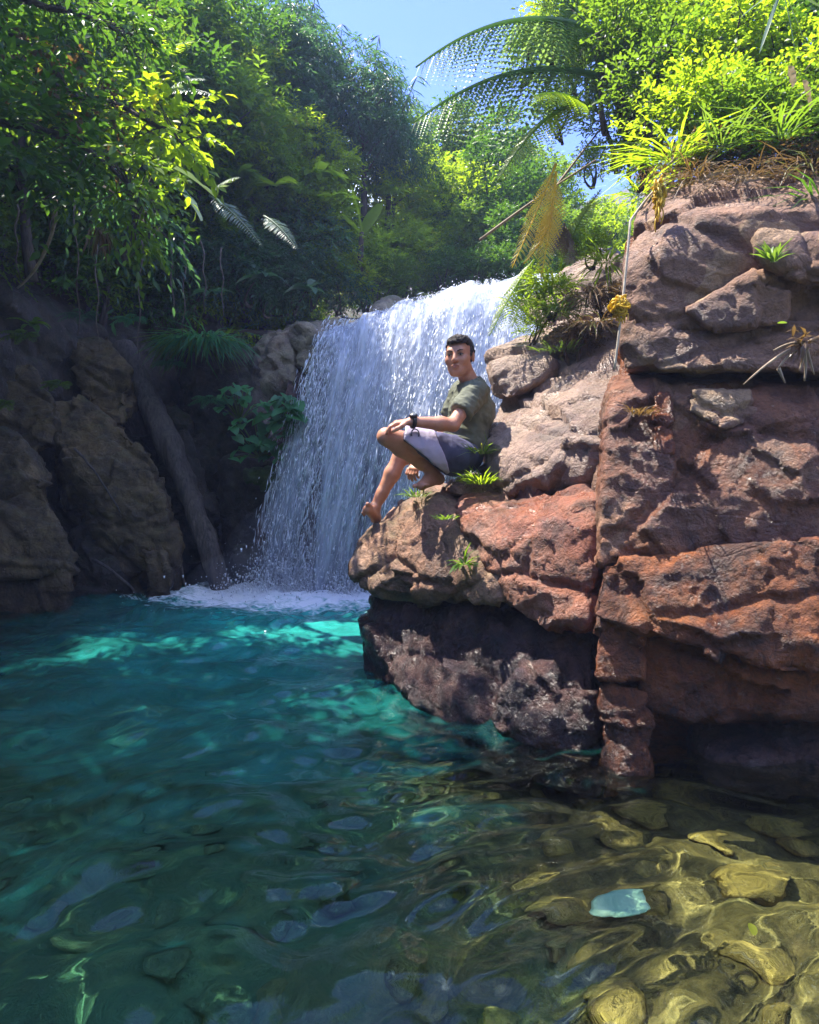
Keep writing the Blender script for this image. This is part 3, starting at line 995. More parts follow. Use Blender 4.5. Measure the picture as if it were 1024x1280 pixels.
# ------------------------------------------------------------------ ledge and boulders on the left
ledge = thing('ledge', (-1.6, 7.9, -.5), 'mossy brown rock ledge beside the left edge of the waterfall', 'rock ledge')
for sd, (pts, mt) in enumerate((
        (A((310, 418, 7.9), (345, 402, 7.9), (368, 404, 7.8), (372, 480, 7.7), (318, 500, 7.8), (300, 440, 8.3), (380, 400, 8.6), (320, 520, 8.6), (390, 520, 8.5)), 'ledge'),
        (A((362, 408, 7.75), (400, 396, 7.9), (440, 394, 8.1), (420, 470, 7.75), (400, 520, 7.7), (366, 510, 7.75), (380, 400, 8.8), (450, 500, 8.6)), 'ledge'),
        (A((215, 432, 8.0), (250, 425, 7.8), (320, 425, 7.8), (330, 540, 7.7), (235, 540, 8.0), (250, 640, 8.3), (360, 600, 8.0), (240, 430, 9), (330, 430, 8.8)), 'bank'),
        (A((270, 560, 7.75), (330, 560, 7.5), (372, 580, 7.45), (360, 720, 7.6), (300, 740, 7.9), (270, 700, 8.1), (300, 590, 8.6), (400, 600, 8.4), (380, 740, 8.2), (290, 790, 8)), 'bank'))):
    add_rock('rock_block', ledge, pts, M[mt], h=.035, rnd=.05, seed=40 + sd, chip=.4, cuts=8, cut=.05, amp=1.3)
moss = thing('boulder', tuple(at(325, 600, 7.35)[:2]) + (1.0,), 'rounded boulder with bright green moss under the leafy ledge plants', 'boulder')
M['moss'] = rock_mat('moss_rock', [(.03, .05, .01), (.06, .10, .015), (.04, .07, .012), (.07, .10, .02)], wet=.6, moss=1.0, mosscol=(.07, .13, .015), grime=.3)
add_rock('rock', moss, A((298, 588, 7.4), (325, 578, 7.3), (352, 588, 7.3), (355, 606, 7.3), (300, 608, 7.4), (325, 620, 7.4), (325, 580, 7.8), (350, 610, 7.8)), M['moss'], h=.025, rnd=.06, seed=47, chip=.3)
lipstone = thing('boulder', tuple(at(485, 385, 8.6)[:2]) + (2.9,), 'olive brown rounded boulder at the top of the waterfall', 'boulder')
add_rock('rock', lipstone, A((455, 390, 8.6), (480, 372, 8.8), (508, 368, 8.9), (518, 382, 8.7), (500, 395, 8.5), (460, 398, 8.5), (490, 372, 9.5), (520, 395, 9.4), (470, 395, 9.4)), M['ledge'], h=.03, rnd=.05, seed=48, chip=.3)

lb = [
    ('boulder', 'large ochre brown boulder at the left edge of the pool', 'left', A((-60, 540, 6.0), (10, 528, 6.2), (40, 560, 6.1), (70, 640, 5.95), (92, 700, 6.0), (80, 755, 6.15), (0, 770, 5.8), (-60, 770, 5.7), (-60, 850, 5.7), (70, 850, 6.1), (20, 540, 7.2), (90, 700, 7), (60, 800, 7.0), (-60, 700, 7))),
    ('boulder', 'tall grey brown leaning boulder between the ochre boulder and the log', 'left', A((38, 500, 7.0), (110, 492, 7.2), (120, 560, 6.9), (185, 560, 6.9), (215, 650, 6.85), (222, 715, 6.95), (150, 735, 6.8), (125, 640, 6.7), (70, 560, 6.8), (170, 810, 6.9), (230, 800, 7.2), (120, 520, 8), (220, 640, 7.8), (130, 740, 7.6))),
    ('boulder', 'small dark wet boulder at the waterline between two larger ones', 'bank', A((80, 660, 6.9), (110, 640, 7.0), (150, 700, 6.75), (165, 738, 6.75), (95, 745, 6.7), (100, 800, 6.8), (170, 800, 6.9), (120, 680, 7.6), (160, 740, 7.5))),
    ('boulder', 'slim dark rock wedged behind the leaning log', 'bank', A((205, 500, 7.9), (235, 520, 7.8), (270, 640, 7.8), (255, 740, 7.6), (190, 730, 7.5), (190, 600, 7.8), (220, 800, 7.7), (240, 560, 8.6), (270, 740, 8.4))),
]
for sd, (nm, lab, mt, pts) in enumerate(lb):
    V, Q = rock_hull(pts, h=.022, rnd=.02, seed=60 + sd, chip=.42, cuts=5, cut=.04, amp=1.15)
    solo(nm, V, Q, M[mt], lab, 'boulder')

for sd, (lab, mt, pts) in enumerate((
        ('broad grey slab leaning above the ochre boulder', 'left', A((-40, 450, 6.9), (30, 440, 7.0), (70, 500, 6.8), (60, 560, 6.7), (10, 590, 6.6), (-40, 560, 6.6), (-20, 460, 7.8), (80, 520, 7.6), (-40, 600, 7.4))),
        ('dark upright slab standing above the leaning boulder', 'left', A((85, 425, 7.5), (140, 415, 7.6), (165, 470, 7.4), (160, 540, 7.3), (105, 520, 7.3), (90, 480, 7.4), (100, 420, 8.3), (170, 500, 8.2))),
        ('cracked block of the bank between the log and the ledge', 'bank', A((222, 470, 8.1), (262, 462, 8.1), (280, 540, 8.0), (268, 600, 7.9), (232, 580, 8.0), (230, 470, 8.9), (285, 560, 8.8))),
        ('low wet block at the waterline right of the log', 'bank', A((285, 680, 7.5), (325, 672, 7.5), (338, 725, 7.3), (290, 745, 7.3), (290, 790, 7.3), (340, 780, 7.4), (300, 680, 8.1), (345, 740, 8.0))),
        ('small brown rock at the foot of the leaning boulder', 'left', A((175, 690, 6.75), (205, 684, 6.75), (222, 715, 6.7), (212, 740, 6.6), (175, 742, 6.6), (180, 780, 6.7), (220, 780, 6.8), (190, 690, 7.2))))):
    V, Q = rock_hull(pts, h=.026, rnd=.02, seed=80 + sd, chip=.34, cuts=6, cut=.05, amp=1.2)
    solo('boulder', V, Q, M[mt], lab, 'boulder')

lg = Geo()
pl = bez(at(150, 430, 7.9), at(278, 738, 7.15), (.12, 0, .1), 60)
pl = np.concatenate([pl, [pl[-1] + (pl[-1] - pl[-2]) * 3]])
rr = np.linspace(.135, .10, len(pl)) * (1 + .16 * vnoise(pl * 3, 3) + .08 * vnoise(pl * 9, 4))
rr[0] *= .5
lg.tube(pl, rr, 22)
Vl, Fl, al = lg.data()
Vl = Vl + .03 * np.stack([vnoise(Vl * (16, 16, 2), 8), vnoise(Vl * (16, 16, 2), 9), 0 * Vl[:, 0]], -1) + .02 * np.stack([vnoise(Vl * 7, 18), vnoise(Vl * 7, 19), 0 * Vl[:, 0]], -1)
solo('log', Vl, Fl, M['log'], 'long weathered log leaning against the bank into the pool', 'log', attr=al)

# ------------------------------------------------------------------ waterfall
LIP = A((412, 418, 7.75), (440, 412, 7.9), (485, 400, 8.1), (540, 380, 8.3), (590, 364, 8.45), (650, 356, 8.55), (720, 352, 8.6))
BASE = np.array([(-1.52, 7.25, 0), (-1.25, 7.0, 0), (-.95, 6.95, 0), (-.5, 6.95, 0), (0, 7.0, 0), (.6, 7.1, 0), (1.4, 7.3, 0)], float)


def fall_pt(u, v):
    L, B = interp_poly(LIP, u), interp_poly(BASE, u)
    vv = np.clip(v, 0, 1)
    neg = np.clip(-v, 0, None)
    fx = vv ** 1.35
    fy = np.sin(vv * PI / 2) ** .85
    fz = vv ** 1.55
    x = L[..., 0] + (B[..., 0] - L[..., 0]) * fx + neg * 2.2
    y = L[..., 1] + (B[..., 1] - L[..., 1]) * fy + neg * 4.5
    z = L[..., 2] * (1 - fz) + neg * .12 - .12 * fz
    # bulge where the water slides over the rounded rock
    z = z + .10 * np.exp(-((vv - .25) / .16) ** 2) * np.exp(-((u - .35) / .3) ** 2)
    return np.stack([x, y, z], -1)


def fall_mat(name, lo, hi, su, sv, off):
    t = NT(name)
    a, b = t.n('Attribute', attribute_name='fu'), t.n('Attribute', attribute_name='fv')
    cb = t.n('CombineXYZ')
    t.l(a.outputs['Fac'], cb.inputs[0])
    t.l(b.outputs['Fac'], cb.inputs[1])
    mp = t.n('Mapping')
    mp.inputs['Scale'].default_value = (su, sv, 1)
    mp.inputs['Location'].default_value = (off, off * 2, 0)
    t.l(cb.outputs[0], mp.inputs[0])
    n1 = t.noise(mp.outputs[0], 1.0, 6, .68, .6)
    n2 = t.noise(mp.outputs[0], 4.5, 4, .7, .4)
    mp3 = t.n('Mapping')
    mp3.inputs['Scale'].default_value = (3.6, .85, 1)
    mp3.inputs['Location'].default_value = (2.3, .4, 0)
    t.l(cb.outputs[0], mp3.inputs[0])
    n3 = t.noise(mp3.outputs[0], 1.0, 5, .62, 1.0)
    n4 = t.noise(mp.outputs[0], 17, 3, .7, .3)
    f = t.math('ADD', t.math('MULTIPLY', n1, .38), t.math('ADD', t.math('MULTIPLY', n2, .28), t.math('MULTIPLY', n3, .85)))
    f = t.math('ADD', f, t.math('MULTIPLY', n4, .12))
    al = t.ramp(f, [(lo, 0.0), (hi, 1.0)])
    b1 = t.n('BsdfPrincipled', Roughness=.45)
    b1.inputs['Base Color'].default_value = (.72, .78, .90, 1)
    b1.inputs['Specular IOR Level'].default_value = .4
    tl = t.n('BsdfTranslucent')
    tl.inputs['Color'].default_value = (.76, .82, .93, 1)
    m0 = t.n('MixShader', Fac=.4)
    t.l(b1.outputs[0], m0.inputs[1]); t.l(tl.outputs[0], m0.inputs[2])
    tr = t.n('BsdfTransparent')
    mx = t.n('MixShader')
    t.l(al, mx.inputs[0]); t.l(tr.outputs[0], mx.inputs[1]); t.l(m0.outputs[0], mx.inputs[2])
    t.l(t.bump(t.math('ADD', n1, t.math('MULTIPLY', n2, .5)), .6, .05), b1.inputs['Normal'])
    t.l(mx.outputs[0], t.out.inputs['Surface'])
    return t.m


fall = thing('waterfall', (-.3, 7.1, 0), 'white waterfall pouring over the rounded rock lip into the pool', 'waterfall')
for li, (off, lo, hi, su, sv) in enumerate(((0.0, .655, .86, 9, 1.6), (.09, .72, .91, 14, 2.1), (.18, .78, .94, 20, 2.6))):
    nuu, nvv = 200, 320
    uu, vv = np.meshgrid(np.linspace(0, 1, nuu), np.linspace(-.9, 1.0, nvv), indexing='ij')
    uu, vv = uu.ravel(), vv.ravel()
    V = fall_pt(uu, vv)
    F = grid_faces(nuu, nvv)
    Nn = vnormals(V, F)
    Nn *= np.sign(-Nn[:, 1:2] + .3 * Nn[:, 2:3] + 1e-6)
    P = np.stack([uu * 14, vv * 4.5, np.full_like(uu, li * 9.0)], -1)
    damp = np.clip(vv * 3 + .3, .15, 1)
    V = V + Nn * (damp * (off + .10 * fbm(P, 5, 500 + li, .6) + .05 * fbm(P * (.4, .5, 1), 2, 510 + li)))[:, None]
    V[:, 0] -= np.where(uu < .08, (.08 - uu) / .08, 0) * .12 * np.clip(vv, 0, 1) * (fbm(np.stack([vv * 9, uu * 0, uu * 0 + li], -1), 3, 530 + li) + .2)
    part('water_sheet', V, F, fall_mat('fall_sheet_%s' % 'abc'[li], lo, hi, su, sv, li * 3.7), fall, attr={'fu': uu, 'fv': vv})

# spray: elongated drops flung along the flow
nd = 16000
u = RNG.random(nd) ** 1.15 * 1.02 - .02
v = RNG.random(nd) ** .8 * 1.05
P0 = fall_pt(np.clip(u, 0, 1), v)
P1 = fall_pt(np.clip(u, 0, 1), v + .02)
T = P1 - P0
T /= np.linalg.norm(T, axis=1, keepdims=True)
spread = .04 + .14 * v
P0 = P0 + RNG.normal(size=(nd, 3)) * np.stack([spread * .5, spread * .5, .06 + 0 * v], -1) + np.array((0, -.13, 0))
P0[:, 0] -= np.where(u < .06, RNG.random(nd) * .14 * (v + .2), 0)
T = T + RNG.normal(size=(nd, 3)) * .12
T /= np.linalg.norm(T, axis=1, keepdims=True)
ln = .012 + .11 * RNG.random(nd) ** 3
wd = .0025 + .005 * RNG.random(nd) ** 3
S = np.cross(T, np.array((.3, .9, .1)))
S /= np.linalg.norm(S, axis=1, keepdims=True)
U = np.cross(S, T)
vs = [P0 - T * ln[:, None], P0 + S * wd[:, None], P0 - S * wd[:, None] * .5 + U * wd[:, None] * .9, P0 - S * wd[:, None] * .5 - U * wd[:, None] * .9, P0 + T * ln[:, None]]
V = np.stack(vs, 1).reshape(-1, 3)
Tt = np.array([(0, 1, 2), (0, 2, 3), (0, 3, 1), (4, 2, 1), (4, 3, 2), (4, 1, 3)])
F = (np.arange(nd)[:, None, None] * 5 + Tt[None]).reshape(-1, 3)
M['spray'] = plain_mat('spray_drop', (.80, .84, .92), (.88, .92, .98), 5, .3, 0.0)
sp = part('spray', V, F, M['spray'], fall)
sp['kind'] = 'stuff'
# splash drops thrown up where the water lands
nb_ = 7000
bb = interp_poly(BASE, RNG.random(nb_) * .8)
ang = RNG.random(nb_) * 2 * PI
rad_ = RNG.gamma(1.6, .16, nb_)
hh_ = RNG.gamma(1.5, .11, nb_) * np.exp(-rad_ * .8)
Pc = bb + np.stack([np.cos(ang) * rad_ * 1.2, -np.abs(np.sin(ang)) * rad_ * .8 - .05, hh_], -1)
sz_ = .0025 + .006 * RNG.random(nb_) ** 3
tet = np.array([(1, 1, 1), (-1, -1, 1), (-1, 1, -1), (1, -1, -1)], float)
Vt = (Pc[:, None, :] + tet[None] * sz_[:, None, None] * (1 + RNG.random((nb_, 1, 3)) * np.array((0, 0, 1.5)))).reshape(-1, 3)
Ft = (np.arange(nb_)[:, None, None] * 4 + np.array([(0, 1, 2), (0, 3, 1), (0, 2, 3), (1, 3, 2)])[None]).reshape(-1, 3)
part('splash', Vt, Ft, M['spray'], fall)['kind'] = 'stuff'
for k, (mx_, my_, mz_, rx_, ry_, rz_, dn) in enumerate(((-1.0, 6.8, .12, 1.25, .55, .42, .22), (-1.15, 6.85, .25, .75, .45, .75, .20), (-.6, 6.85, .2, .7, .4, .6, .2))):
    bm = bmesh.new()
    bmesh.ops.create_icosphere(bm, subdivisions=3, radius=1.0)
    mm = bpy.data.meshes.new('mist')
    bm.to_mesh(mm)
    bm.free()
    mo = link('mist', mm, None, (mx_, my_, mz_))
    mo.scale = (rx_, ry_, rz_)
    tag(mo, kind='stuff')
    if k == 0:
        t = NT('mist')
        pv = t.n('VolumePrincipled', Density=dn, Anisotropy=.2)
        pv.inputs['Color'].default_value = (.92, .95, 1.0, 1)
        t.l(pv.outputs[0], t.out.inputs['Volume'])
        M['mist'] = t.m
    mm.materials.append(M['mist'])

# rock face behind the fall
uu, vv = np.meshgrid(np.linspace(-.08, 1, 120), np.linspace(-.05, 1.1, 120), indexing='ij')
uu, vv = uu.ravel(), vv.ravel()
V = fall_pt(np.clip(uu, 0, 1), np.clip(vv, 0, 1))
V[:, 0] += np.where(uu < 0, uu * 4, 0)
V[:, 1] += .30
V[:, 2] -= np.where(vv > 1, (vv - 1) * 8, 0) + .06
V = V + .35 * chips(V, (.5, .5, .35), 611, .5, .14)[:, None] * np.array((0, -1, .3)) + .4 * chips(V, (.2, .2, .15), 621, .5, .12)[:, None] * np.array((0, -1, .3))
rf = link('fall_rock', fast_mesh('fall_rock', V, grid_faces(120, 120), M['boulder_low']))
tag(rf, 'dark wet rock face behind the falling water', kind='structure')

# ------------------------------------------------------------------ plants: builders
def unit(v):
    v = np.asarray(v, float)
    return v / (np.linalg.norm(v, axis=-1, keepdims=True) + 1e-9)


def twigs_to_leaves(g, B, D, tl, nl, L, W, droop=.18, hang=0.0, rich=False, r=RNG, fold=.22):
    """B,D: twig bases and directions; leaves alternate along each twig"""
    n = len(B)
    k = np.arange(nl)
    t = (k + .6) / nl
    D = unit(D)
    up = np.array((0, 0, 1.))
    S = unit(np.cross(D, up + .3 * r.normal(size=(n, 3))))
    P = B[:, None, :] + D[:, None, :] * (t[None, :, None] * np.broadcast_to(tl, (n,))[:, None, None])
    P[..., 2] -= hang * (t[None, :] ** 2) * np.broadcast_to(tl, (n,))[:, None]
    sg = np.where(k % 2, 1., -1.)[None, :, None]
    LD = D[:, None, :] * (.55 + .5 * t[None, :, None]) + S[:, None, :] * sg * .9 + r.normal(size=(n, nl, 3)) * .28
    LD[..., 2] -= hang * .8
    NN = up + r.normal(size=(n, nl, 3)) * .45
    m = n * nl
    sz = (.65 + .5 * r.random(m))
    rn = np.clip(np.repeat(r.random(n), nl) * .7 + r.random(m) * .35, 0, 1)
    g.leaves(P.reshape(-1, 3), LD.reshape(-1, 3), NN.reshape(-1, 3), L * sz, W * sz, fold, droop, rn, rich)


def blob_twigs(c, rad, n, r, lo=.35, up=.25):
    d = unit(r.normal(size=(n, 3)) + np.array((0, 0, .25)))
    lump = 1 + .35 * vnoise(d * 2.3 + np.asarray(c) * 3.1, 71)
    q = (lo + (1 - lo) * r.random(n) ** .6)[:, None] * lump[:, None]
    B = np.asarray(c) + d * q * np.asarray(rad)
    D = d + np.array((0, 0, up)) + r.normal(size=(n, 3)) * .45
    return B, D


def make_bush(name, mat, label, cat, blobs, ntw, nl, tl, L, W, seed, hang=0., droop=.18, stems=5, stem_mat='bark', rich=False, fold=.22, group=None):
    r = np.random.default_rng(seed)
    root = thing(name, (0, 0, 0), label, cat, group)
    g = Geo()
    st = Geo()
    tot = sum(b[3] for b in blobs)
    for (c, rad, lo, wgt) in [(b[0], b[1], b[2], b[3]) for b in blobs]:
        B, D = blob_twigs(c, rad, int(ntw * wgt / tot), r, lo)
        twigs_to_leaves(g, B, D, tl * (.7 + .6 * r.random(len(B))), nl, L, W, droop, hang, rich, r, fold)
        for q in range(max(1, int(stems * wgt / tot))):
            e = np.asarray(c) + r.normal(size=3) * np.asarray(rad) * .45
            st.tube(bez((r.normal() * .06, r.normal() * .06, -.3), e, r.normal(size=3) * .15, 7), np.linspace(.028, .006, 7) * (1 + np.asarray(rad).max() * .4), 5)
        for q in range(0, len(B), 6):                       # fine twigs
            st.tube(np.stack([B[q] - unit(D[q]) * .06, B[q] + unit(D[q]) * tl * .7]), (.006, .003), 3)
    f = g.part('foliage', mat, root)
    f['kind'] = 'stuff'
    st.part('stem', M[stem_mat], root)['kind'] = 'stuff'
    return root


def frond(g, st, base, tip, sag, n, plen, side_hint=(0, 0, 1), hang=.3, wide=.16, leaflets=0, rnd=.5, taper=.75, r=RNG):
    """a fern frond: midrib with two rows of pinnae, each pinna a narrow leaf or a row of leaflets"""
    pts = bez(base, tip, sag, n + 4)
    tn = unit(np.gradient(pts, axis=0))
    if st is not None:
        st.tube(pts, np.linspace(.012, .003, len(pts)) * (plen / .25 + .3), 5, rnd)
    P0, D0, N0, L0 = [], [], [], []
    for i in range(3, n + 3):
        t = (i - 3) / n
        l = plen * (1 - t) ** taper * min(1, .45 + t * 3.0) + .012
        s = unit(np.cross(tn[i], side_hint))
        nn = unit(np.cross(s, tn[i]))
        for sg in (-1, 1):
            d = s * sg + tn[i] * .42 + np.array((0, 0, -hang)) + r.normal(size=3) * .06
            P0.append(pts[i]); D0.append(d); N0.append(nn + r.normal(size=3) * .1); L0.append(l)
    P0, D0, N0, L0 = np.array(P0), unit(np.array(D0)), np.array(N0), np.array(L0)
    rn = np.clip(rnd + r.normal(size=len(P0)) * .12, 0, 1)
    if leaflets:
        S = unit(np.cross(D0, N0))
        for k in range(leaflets):
            t = (k + .5) / leaflets
            Q = P0 + D0 * (L0 * t)[:, None] + np.array((0, 0, -1.)) * (hang * .5 * L0 * t * t)[:, None]
            w = np.minimum(1, (1 - t) * 1.6 + .15)
            for sg in (-1, 1):
                g.leaves(Q, S * sg + D0 * .45, N0, L0 * wide * 1.2 * w, L0 / leaflets * 1.15, .08, .1, rn)
    else:
        g.leaves(P0, D0, N0, L0, np.maximum(L0 * wide, .008), .1, .12 + hang * .3, rn)


def blade(a, d, L, W, droop, roll=0.0, nseg=9, wave=.0, r=RNG):
    """one long leaf (banana, strap): grid of nseg x 2 quads with a creased midrib; returns V, quads"""
    d = unit(np.asarray(d, float))
    s = unit(np.cross(d, (math.sin(roll), 0, math.cos(roll))))
    u = np.cross(s, d)
    V, t = [], np.linspace(0, 1, nseg)
    for q in t:
        c = np.asarray(a) + d * L * q + np.array((0, 0, -1.)) * droop * L * q * q
        w = W * .5 * (math.sin(PI * min(1, q * .92 + .06)) ** .55) * (1 if q < .97 else .35)
        wob = wave * W * math.sin(q * 19 + 1)
        V += [c - s * w + u * (w * .35 + wob), c, c + s * w + u * (w * .35 - wob)]
    V = np.array(V)
    F = []
    for i in range(nseg - 1):
        b = i * 3
        F += [(b, b + 1, b + 4, b + 3), (b + 1, b + 2, b + 5, b + 4)]
    return V, np.array(F)


# ------------------------------------------------------------------ plants: prototypes
G_LEFT = 'shrubs crowding the shaded bank'
G_BACK = 'trees and shrubs on the slope behind the fall'
G_TOP = 'shrubs along the top of the cliff'
L_DARK = 'dark green leafy shrub in the thicket on the shaded bank'
L_BLUE = 'bluish green shrub with drooping leaves on the shaded bank'
L_MID = 'mid green leafy shrub in the thicket on the shaded bank'
b_dark = make_bush('shrub', M['leaf_dark'], L_DARK, 'shrub', [((0, 0, .45), (.62, .62, .5), .3, 1), ((.35, .1, .75), (.4, .4, .35), .3, .6), ((-.3, -.2, .8), (.35, .4, .35), .3, .5)], 620, 7, .26, .105, .045, 1, group=G_LEFT)
b_blue = make_bush('shrub', M['leaf_blue'], L_BLUE, 'shrub', [((0, 0, .4), (.7, .65, .45), .3, 1), ((.3, .3, .75), (.4, .4, .35), .3, .6)], 560, 8, .30, .115, .038, 2, hang=.5, group=G_LEFT)
b_mid = make_bush('shrub', M['leaf_mid'], L_MID, 'shrub', [((0, 0, .5), (.6, .6, .5), .3, 1), ((-.35, .1, .9), (.38, .38, .35), .3, .6), ((.4, -.1, .6), (.35, .35, .3), .3, .5)], 640, 7, .25, .095, .04, 3, group=G_LEFT)
b_lime = make_bush('shrub', M['leaf_lime'], 'sunlit yellow green shrub glowing on the bank', 'shrub', [((0, 0, .5), (.55, .55, .45), .3, 1), ((.3, .2, .85), (.35, .35, .3), .3, .5)], 480, 7, .25, .10, .045, 4, group='yellow green shrubs on the bank')


def make_tree(mat, label, seed, h=2.4, hang=0., L=.12, W=.05, n=1500, name='tree', group=G_BACK):
    r = np.random.default_rng(seed)
    root = thing(name, (0, 0, 0), label, 'tree', group)
    g, st = Geo(), Geo()
    trunk = bez((0, 0, -.6), (.15 * r.normal(), .15 * r.normal(), h), (.1, .1, 0), 10)
    tk = Geo()
    tk.tube(trunk, np.linspace(.10, .03, 10), 8)
    nb = 15
    for k in range(nb):
        q = trunk[int(3 + 6 * (k / nb))]
        a = k * 2.4 + r.random()
        e = q + np.array((math.cos(a), math.sin(a), .35 + .5 * r.random())) * (.55 + .75 * r.random()) * (1.15 - .4 * k / nb)
        lb_ = bez(q, e, (0, 0, .15), 6)
        tk.tube(lb_, np.linspace(.03, .008, 6), 5)
        rad = .42 + .25 * r.random()
        B, D = blob_twigs(e, (rad, rad, rad * .75), n // nb, r, .25)
        twigs_to_leaves(g, B, D, .28 * (.7 + .6 * r.random(len(B))), 7, L, W, .2, hang, False, r)
    tk.part('trunk', M['bark'], root)
    f = g.part('crown', mat, root)
    f['kind'] = 'stuff'
    return root


t_dark = make_tree(M['leaf_dark'], 'dark green broadleaf tree on the slope behind the waterfall', 11, L=.15, W=.062, n=1250)
t_mid = make_tree(M['leaf_mid'], 'mid green tree with rounded crown on the slope behind the waterfall', 12, L=.15, W=.06, n=1200)
t_lime = make_tree(M['leaf_lime'], 'sunlit yellow green tree on the slope behind the waterfall', 13, L=.16, W=.065, n=900)
t_hang = make_tree(M['leaf_blue'], 'tall tree with drooping foliage on the ridge against the sky', 14, h=3.2, hang=1.1, L=.19, W=.035, n=1500, name='drooping_tree', group='drooping trees along the ridge')

used = set()


def put(proto, loc, rz=None, sc=1.0, label=None, group=None, tilt=(0, 0)):
    rz = random.random() * 6.28 if rz is None else rz
    if proto.name not in used:
        used.add(proto.name)
        proto.location = loc
        proto.rotation_euler = (tilt[0], tilt[1], rz)
        proto.scale = (sc,) * 3
        if label:
            proto['label'] = label
        if group:
            proto['group'] = group
        return proto
    return dup(proto, loc, rz, sc, label, group, tilt)


rb = random.Random(5)
# left bank thicket: rows along the bank, rising
for row, t in enumerate((.46, .50, .545, .59, .635, .68, .725, .77)):
    s = .20 + .012 * (row % 3)
    while s < .86:
        p = bank_pt(s + rb.uniform(-.01, .01), t + rb.uniform(-.015, .015))
        x = rb.random()
        lim = .42 < s < .80 and row >= 3
        pr = b_lime if (x < .22 and s > .45) else (b_dark if x < .5 else (b_blue if x < .72 else b_mid))
        sc = rb.uniform(.62, .95) * (1.0 if row < 2 else 1.15)
        put(pr, tuple(p + np.array((0, 0, -.15))), None, sc)
        s += .034 + .012 * rb.random() + .004 * row
# trees on the bank and the ridge
for (px, py, D, sc, pr, lab) in ((40, 150, 6.8, .62, t_dark, 'dark tree behind the rusty leaved branch'), (120, 95, 7.4, .7, t_mid, 'mid green tree behind the yellow green branch'), (30, 40, 7.6, .7, t_dark, 'dark tree filling the upper corner above the rusty leaves'),
                            (190, 70, 8.2, .75, t_dark, 'dark green tree behind the bright fern on the bank'), (250, 95, 8.8, .75, t_mid, 'mid green tree between the bright fern and the drooping trees'), (285, 75, 9.6, .8, t_dark, 'dark green tree beside the first drooping tree'),
                            (200, 10, 9.4, .8, t_mid, 'mid green tree cut by the top edge above the bright fern'), (110, -20, 9.0, .9, t_dark, 'tall dark tree cut by the top edge above the branches'), (300, 150, 9.2, .6, t_lime, 'yellow green tree glowing above the grey green fern'),
                            (350, 180, 9.6, .5, t_lime, 'yellow green small tree under the drooping trees'), (400, 190, 9.8, .5, t_lime, 'second yellow green small tree under the drooping trees'), (330, 215, 9.2, .45, t_mid, 'low mid green tree over the dark end of the bank')):
    p = at(px, py, D)
    put(pr, (p[0], p[1], p[2] - 2.0 * sc), None, sc, lab, 'trees on the shaded bank')
for (px, py, D, sc, lab) in ((352, 60, 10.6, .72, 'drooping tree rising highest on the left of the skyline'), (405, 82, 10.4, .66, 'drooping tree under the bamboo shoots on the skyline'), (455, 112, 10.4, .56, 'drooping tree just before the skyline falls away'),
                             (484, 148, 10.8, .48, 'smallest drooping tree at the edge of the sky gap'), (325, 30, 11.2, .85, 'large drooping tree cut by the top edge'), (380, 130, 9.9, .45, 'low drooping tree in front of the skyline ones')):
    p = at(px, py, D)
    put(t_hang, (p[0], p[1], p[2] - 3.1 * sc), None, sc, lab)
# slope behind the fall
for (px, py, D, sc, pr, lab) in ((560, 200, 13, .80, t_mid, 'tall mid green tree under the lower great frond'), (612, 205, 12.5, .74, t_dark, 'dark green tree just behind the drooping bright fern'), (525, 235, 12, .60, t_lime, 'yellow green tree below the sky gap'),
                            (480, 250, 11.2, .50, t_lime, 'yellow green tree beside the upright banana leaf'), (560, 250, 11.5, .62, t_lime, 'yellow green tree in the middle of the slope'), (620, 260, 11, .62, t_dark, 'dark green tree behind the golden fern'), (668, 255, 12.2, .66, t_mid, 'mid green tree behind the golden fern'),
                            (540, 300, 10.8, .50, t_lime, 'low yellow green tree above the olive lip boulder'), (590, 300, 10.6, .50, t_mid, 'low mid green tree above the middle of the fall'), (640, 310, 10.2, .50, t_dark, 'low dark tree above the right end of the fall'),
                            (490, 310, 10.6, .45, t_lime, 'low yellow green tree behind the olive lip boulder'), (455, 320, 10.2, .42, t_lime, 'low yellow green tree under the upright banana leaf'), (690, 300, 10.8, .5, t_mid, 'mid green tree behind the tilted slabs'),
                            (720, 290, 12.5, .55, t_mid, 'mid green tree behind the light green frond'), (760, 300, 12, .5, t_lime, 'yellow green tree behind the cliff shoulder'), (430, 260, 10.8, .5, t_lime, 'yellow green tree behind the upright banana leaf'),
                            (520, 290, 14.5, .7, t_mid, 'far mid green tree below the sky gap'), (800, 290, 13, .6, t_dark, 'dark tree mostly hidden behind the cliff shoulder'), (590, 240, 14.5, .75, t_lime, 'far yellow green tree in the middle of the slope'), (645, 220, 14.5, .7, t_mid, 'far mid green tree behind the drooping bright fern')):
    p = at(px, py, D)
    put(pr, (p[0], p[1], p[2] - 2.0 * sc), None, sc, lab, G_BACK)
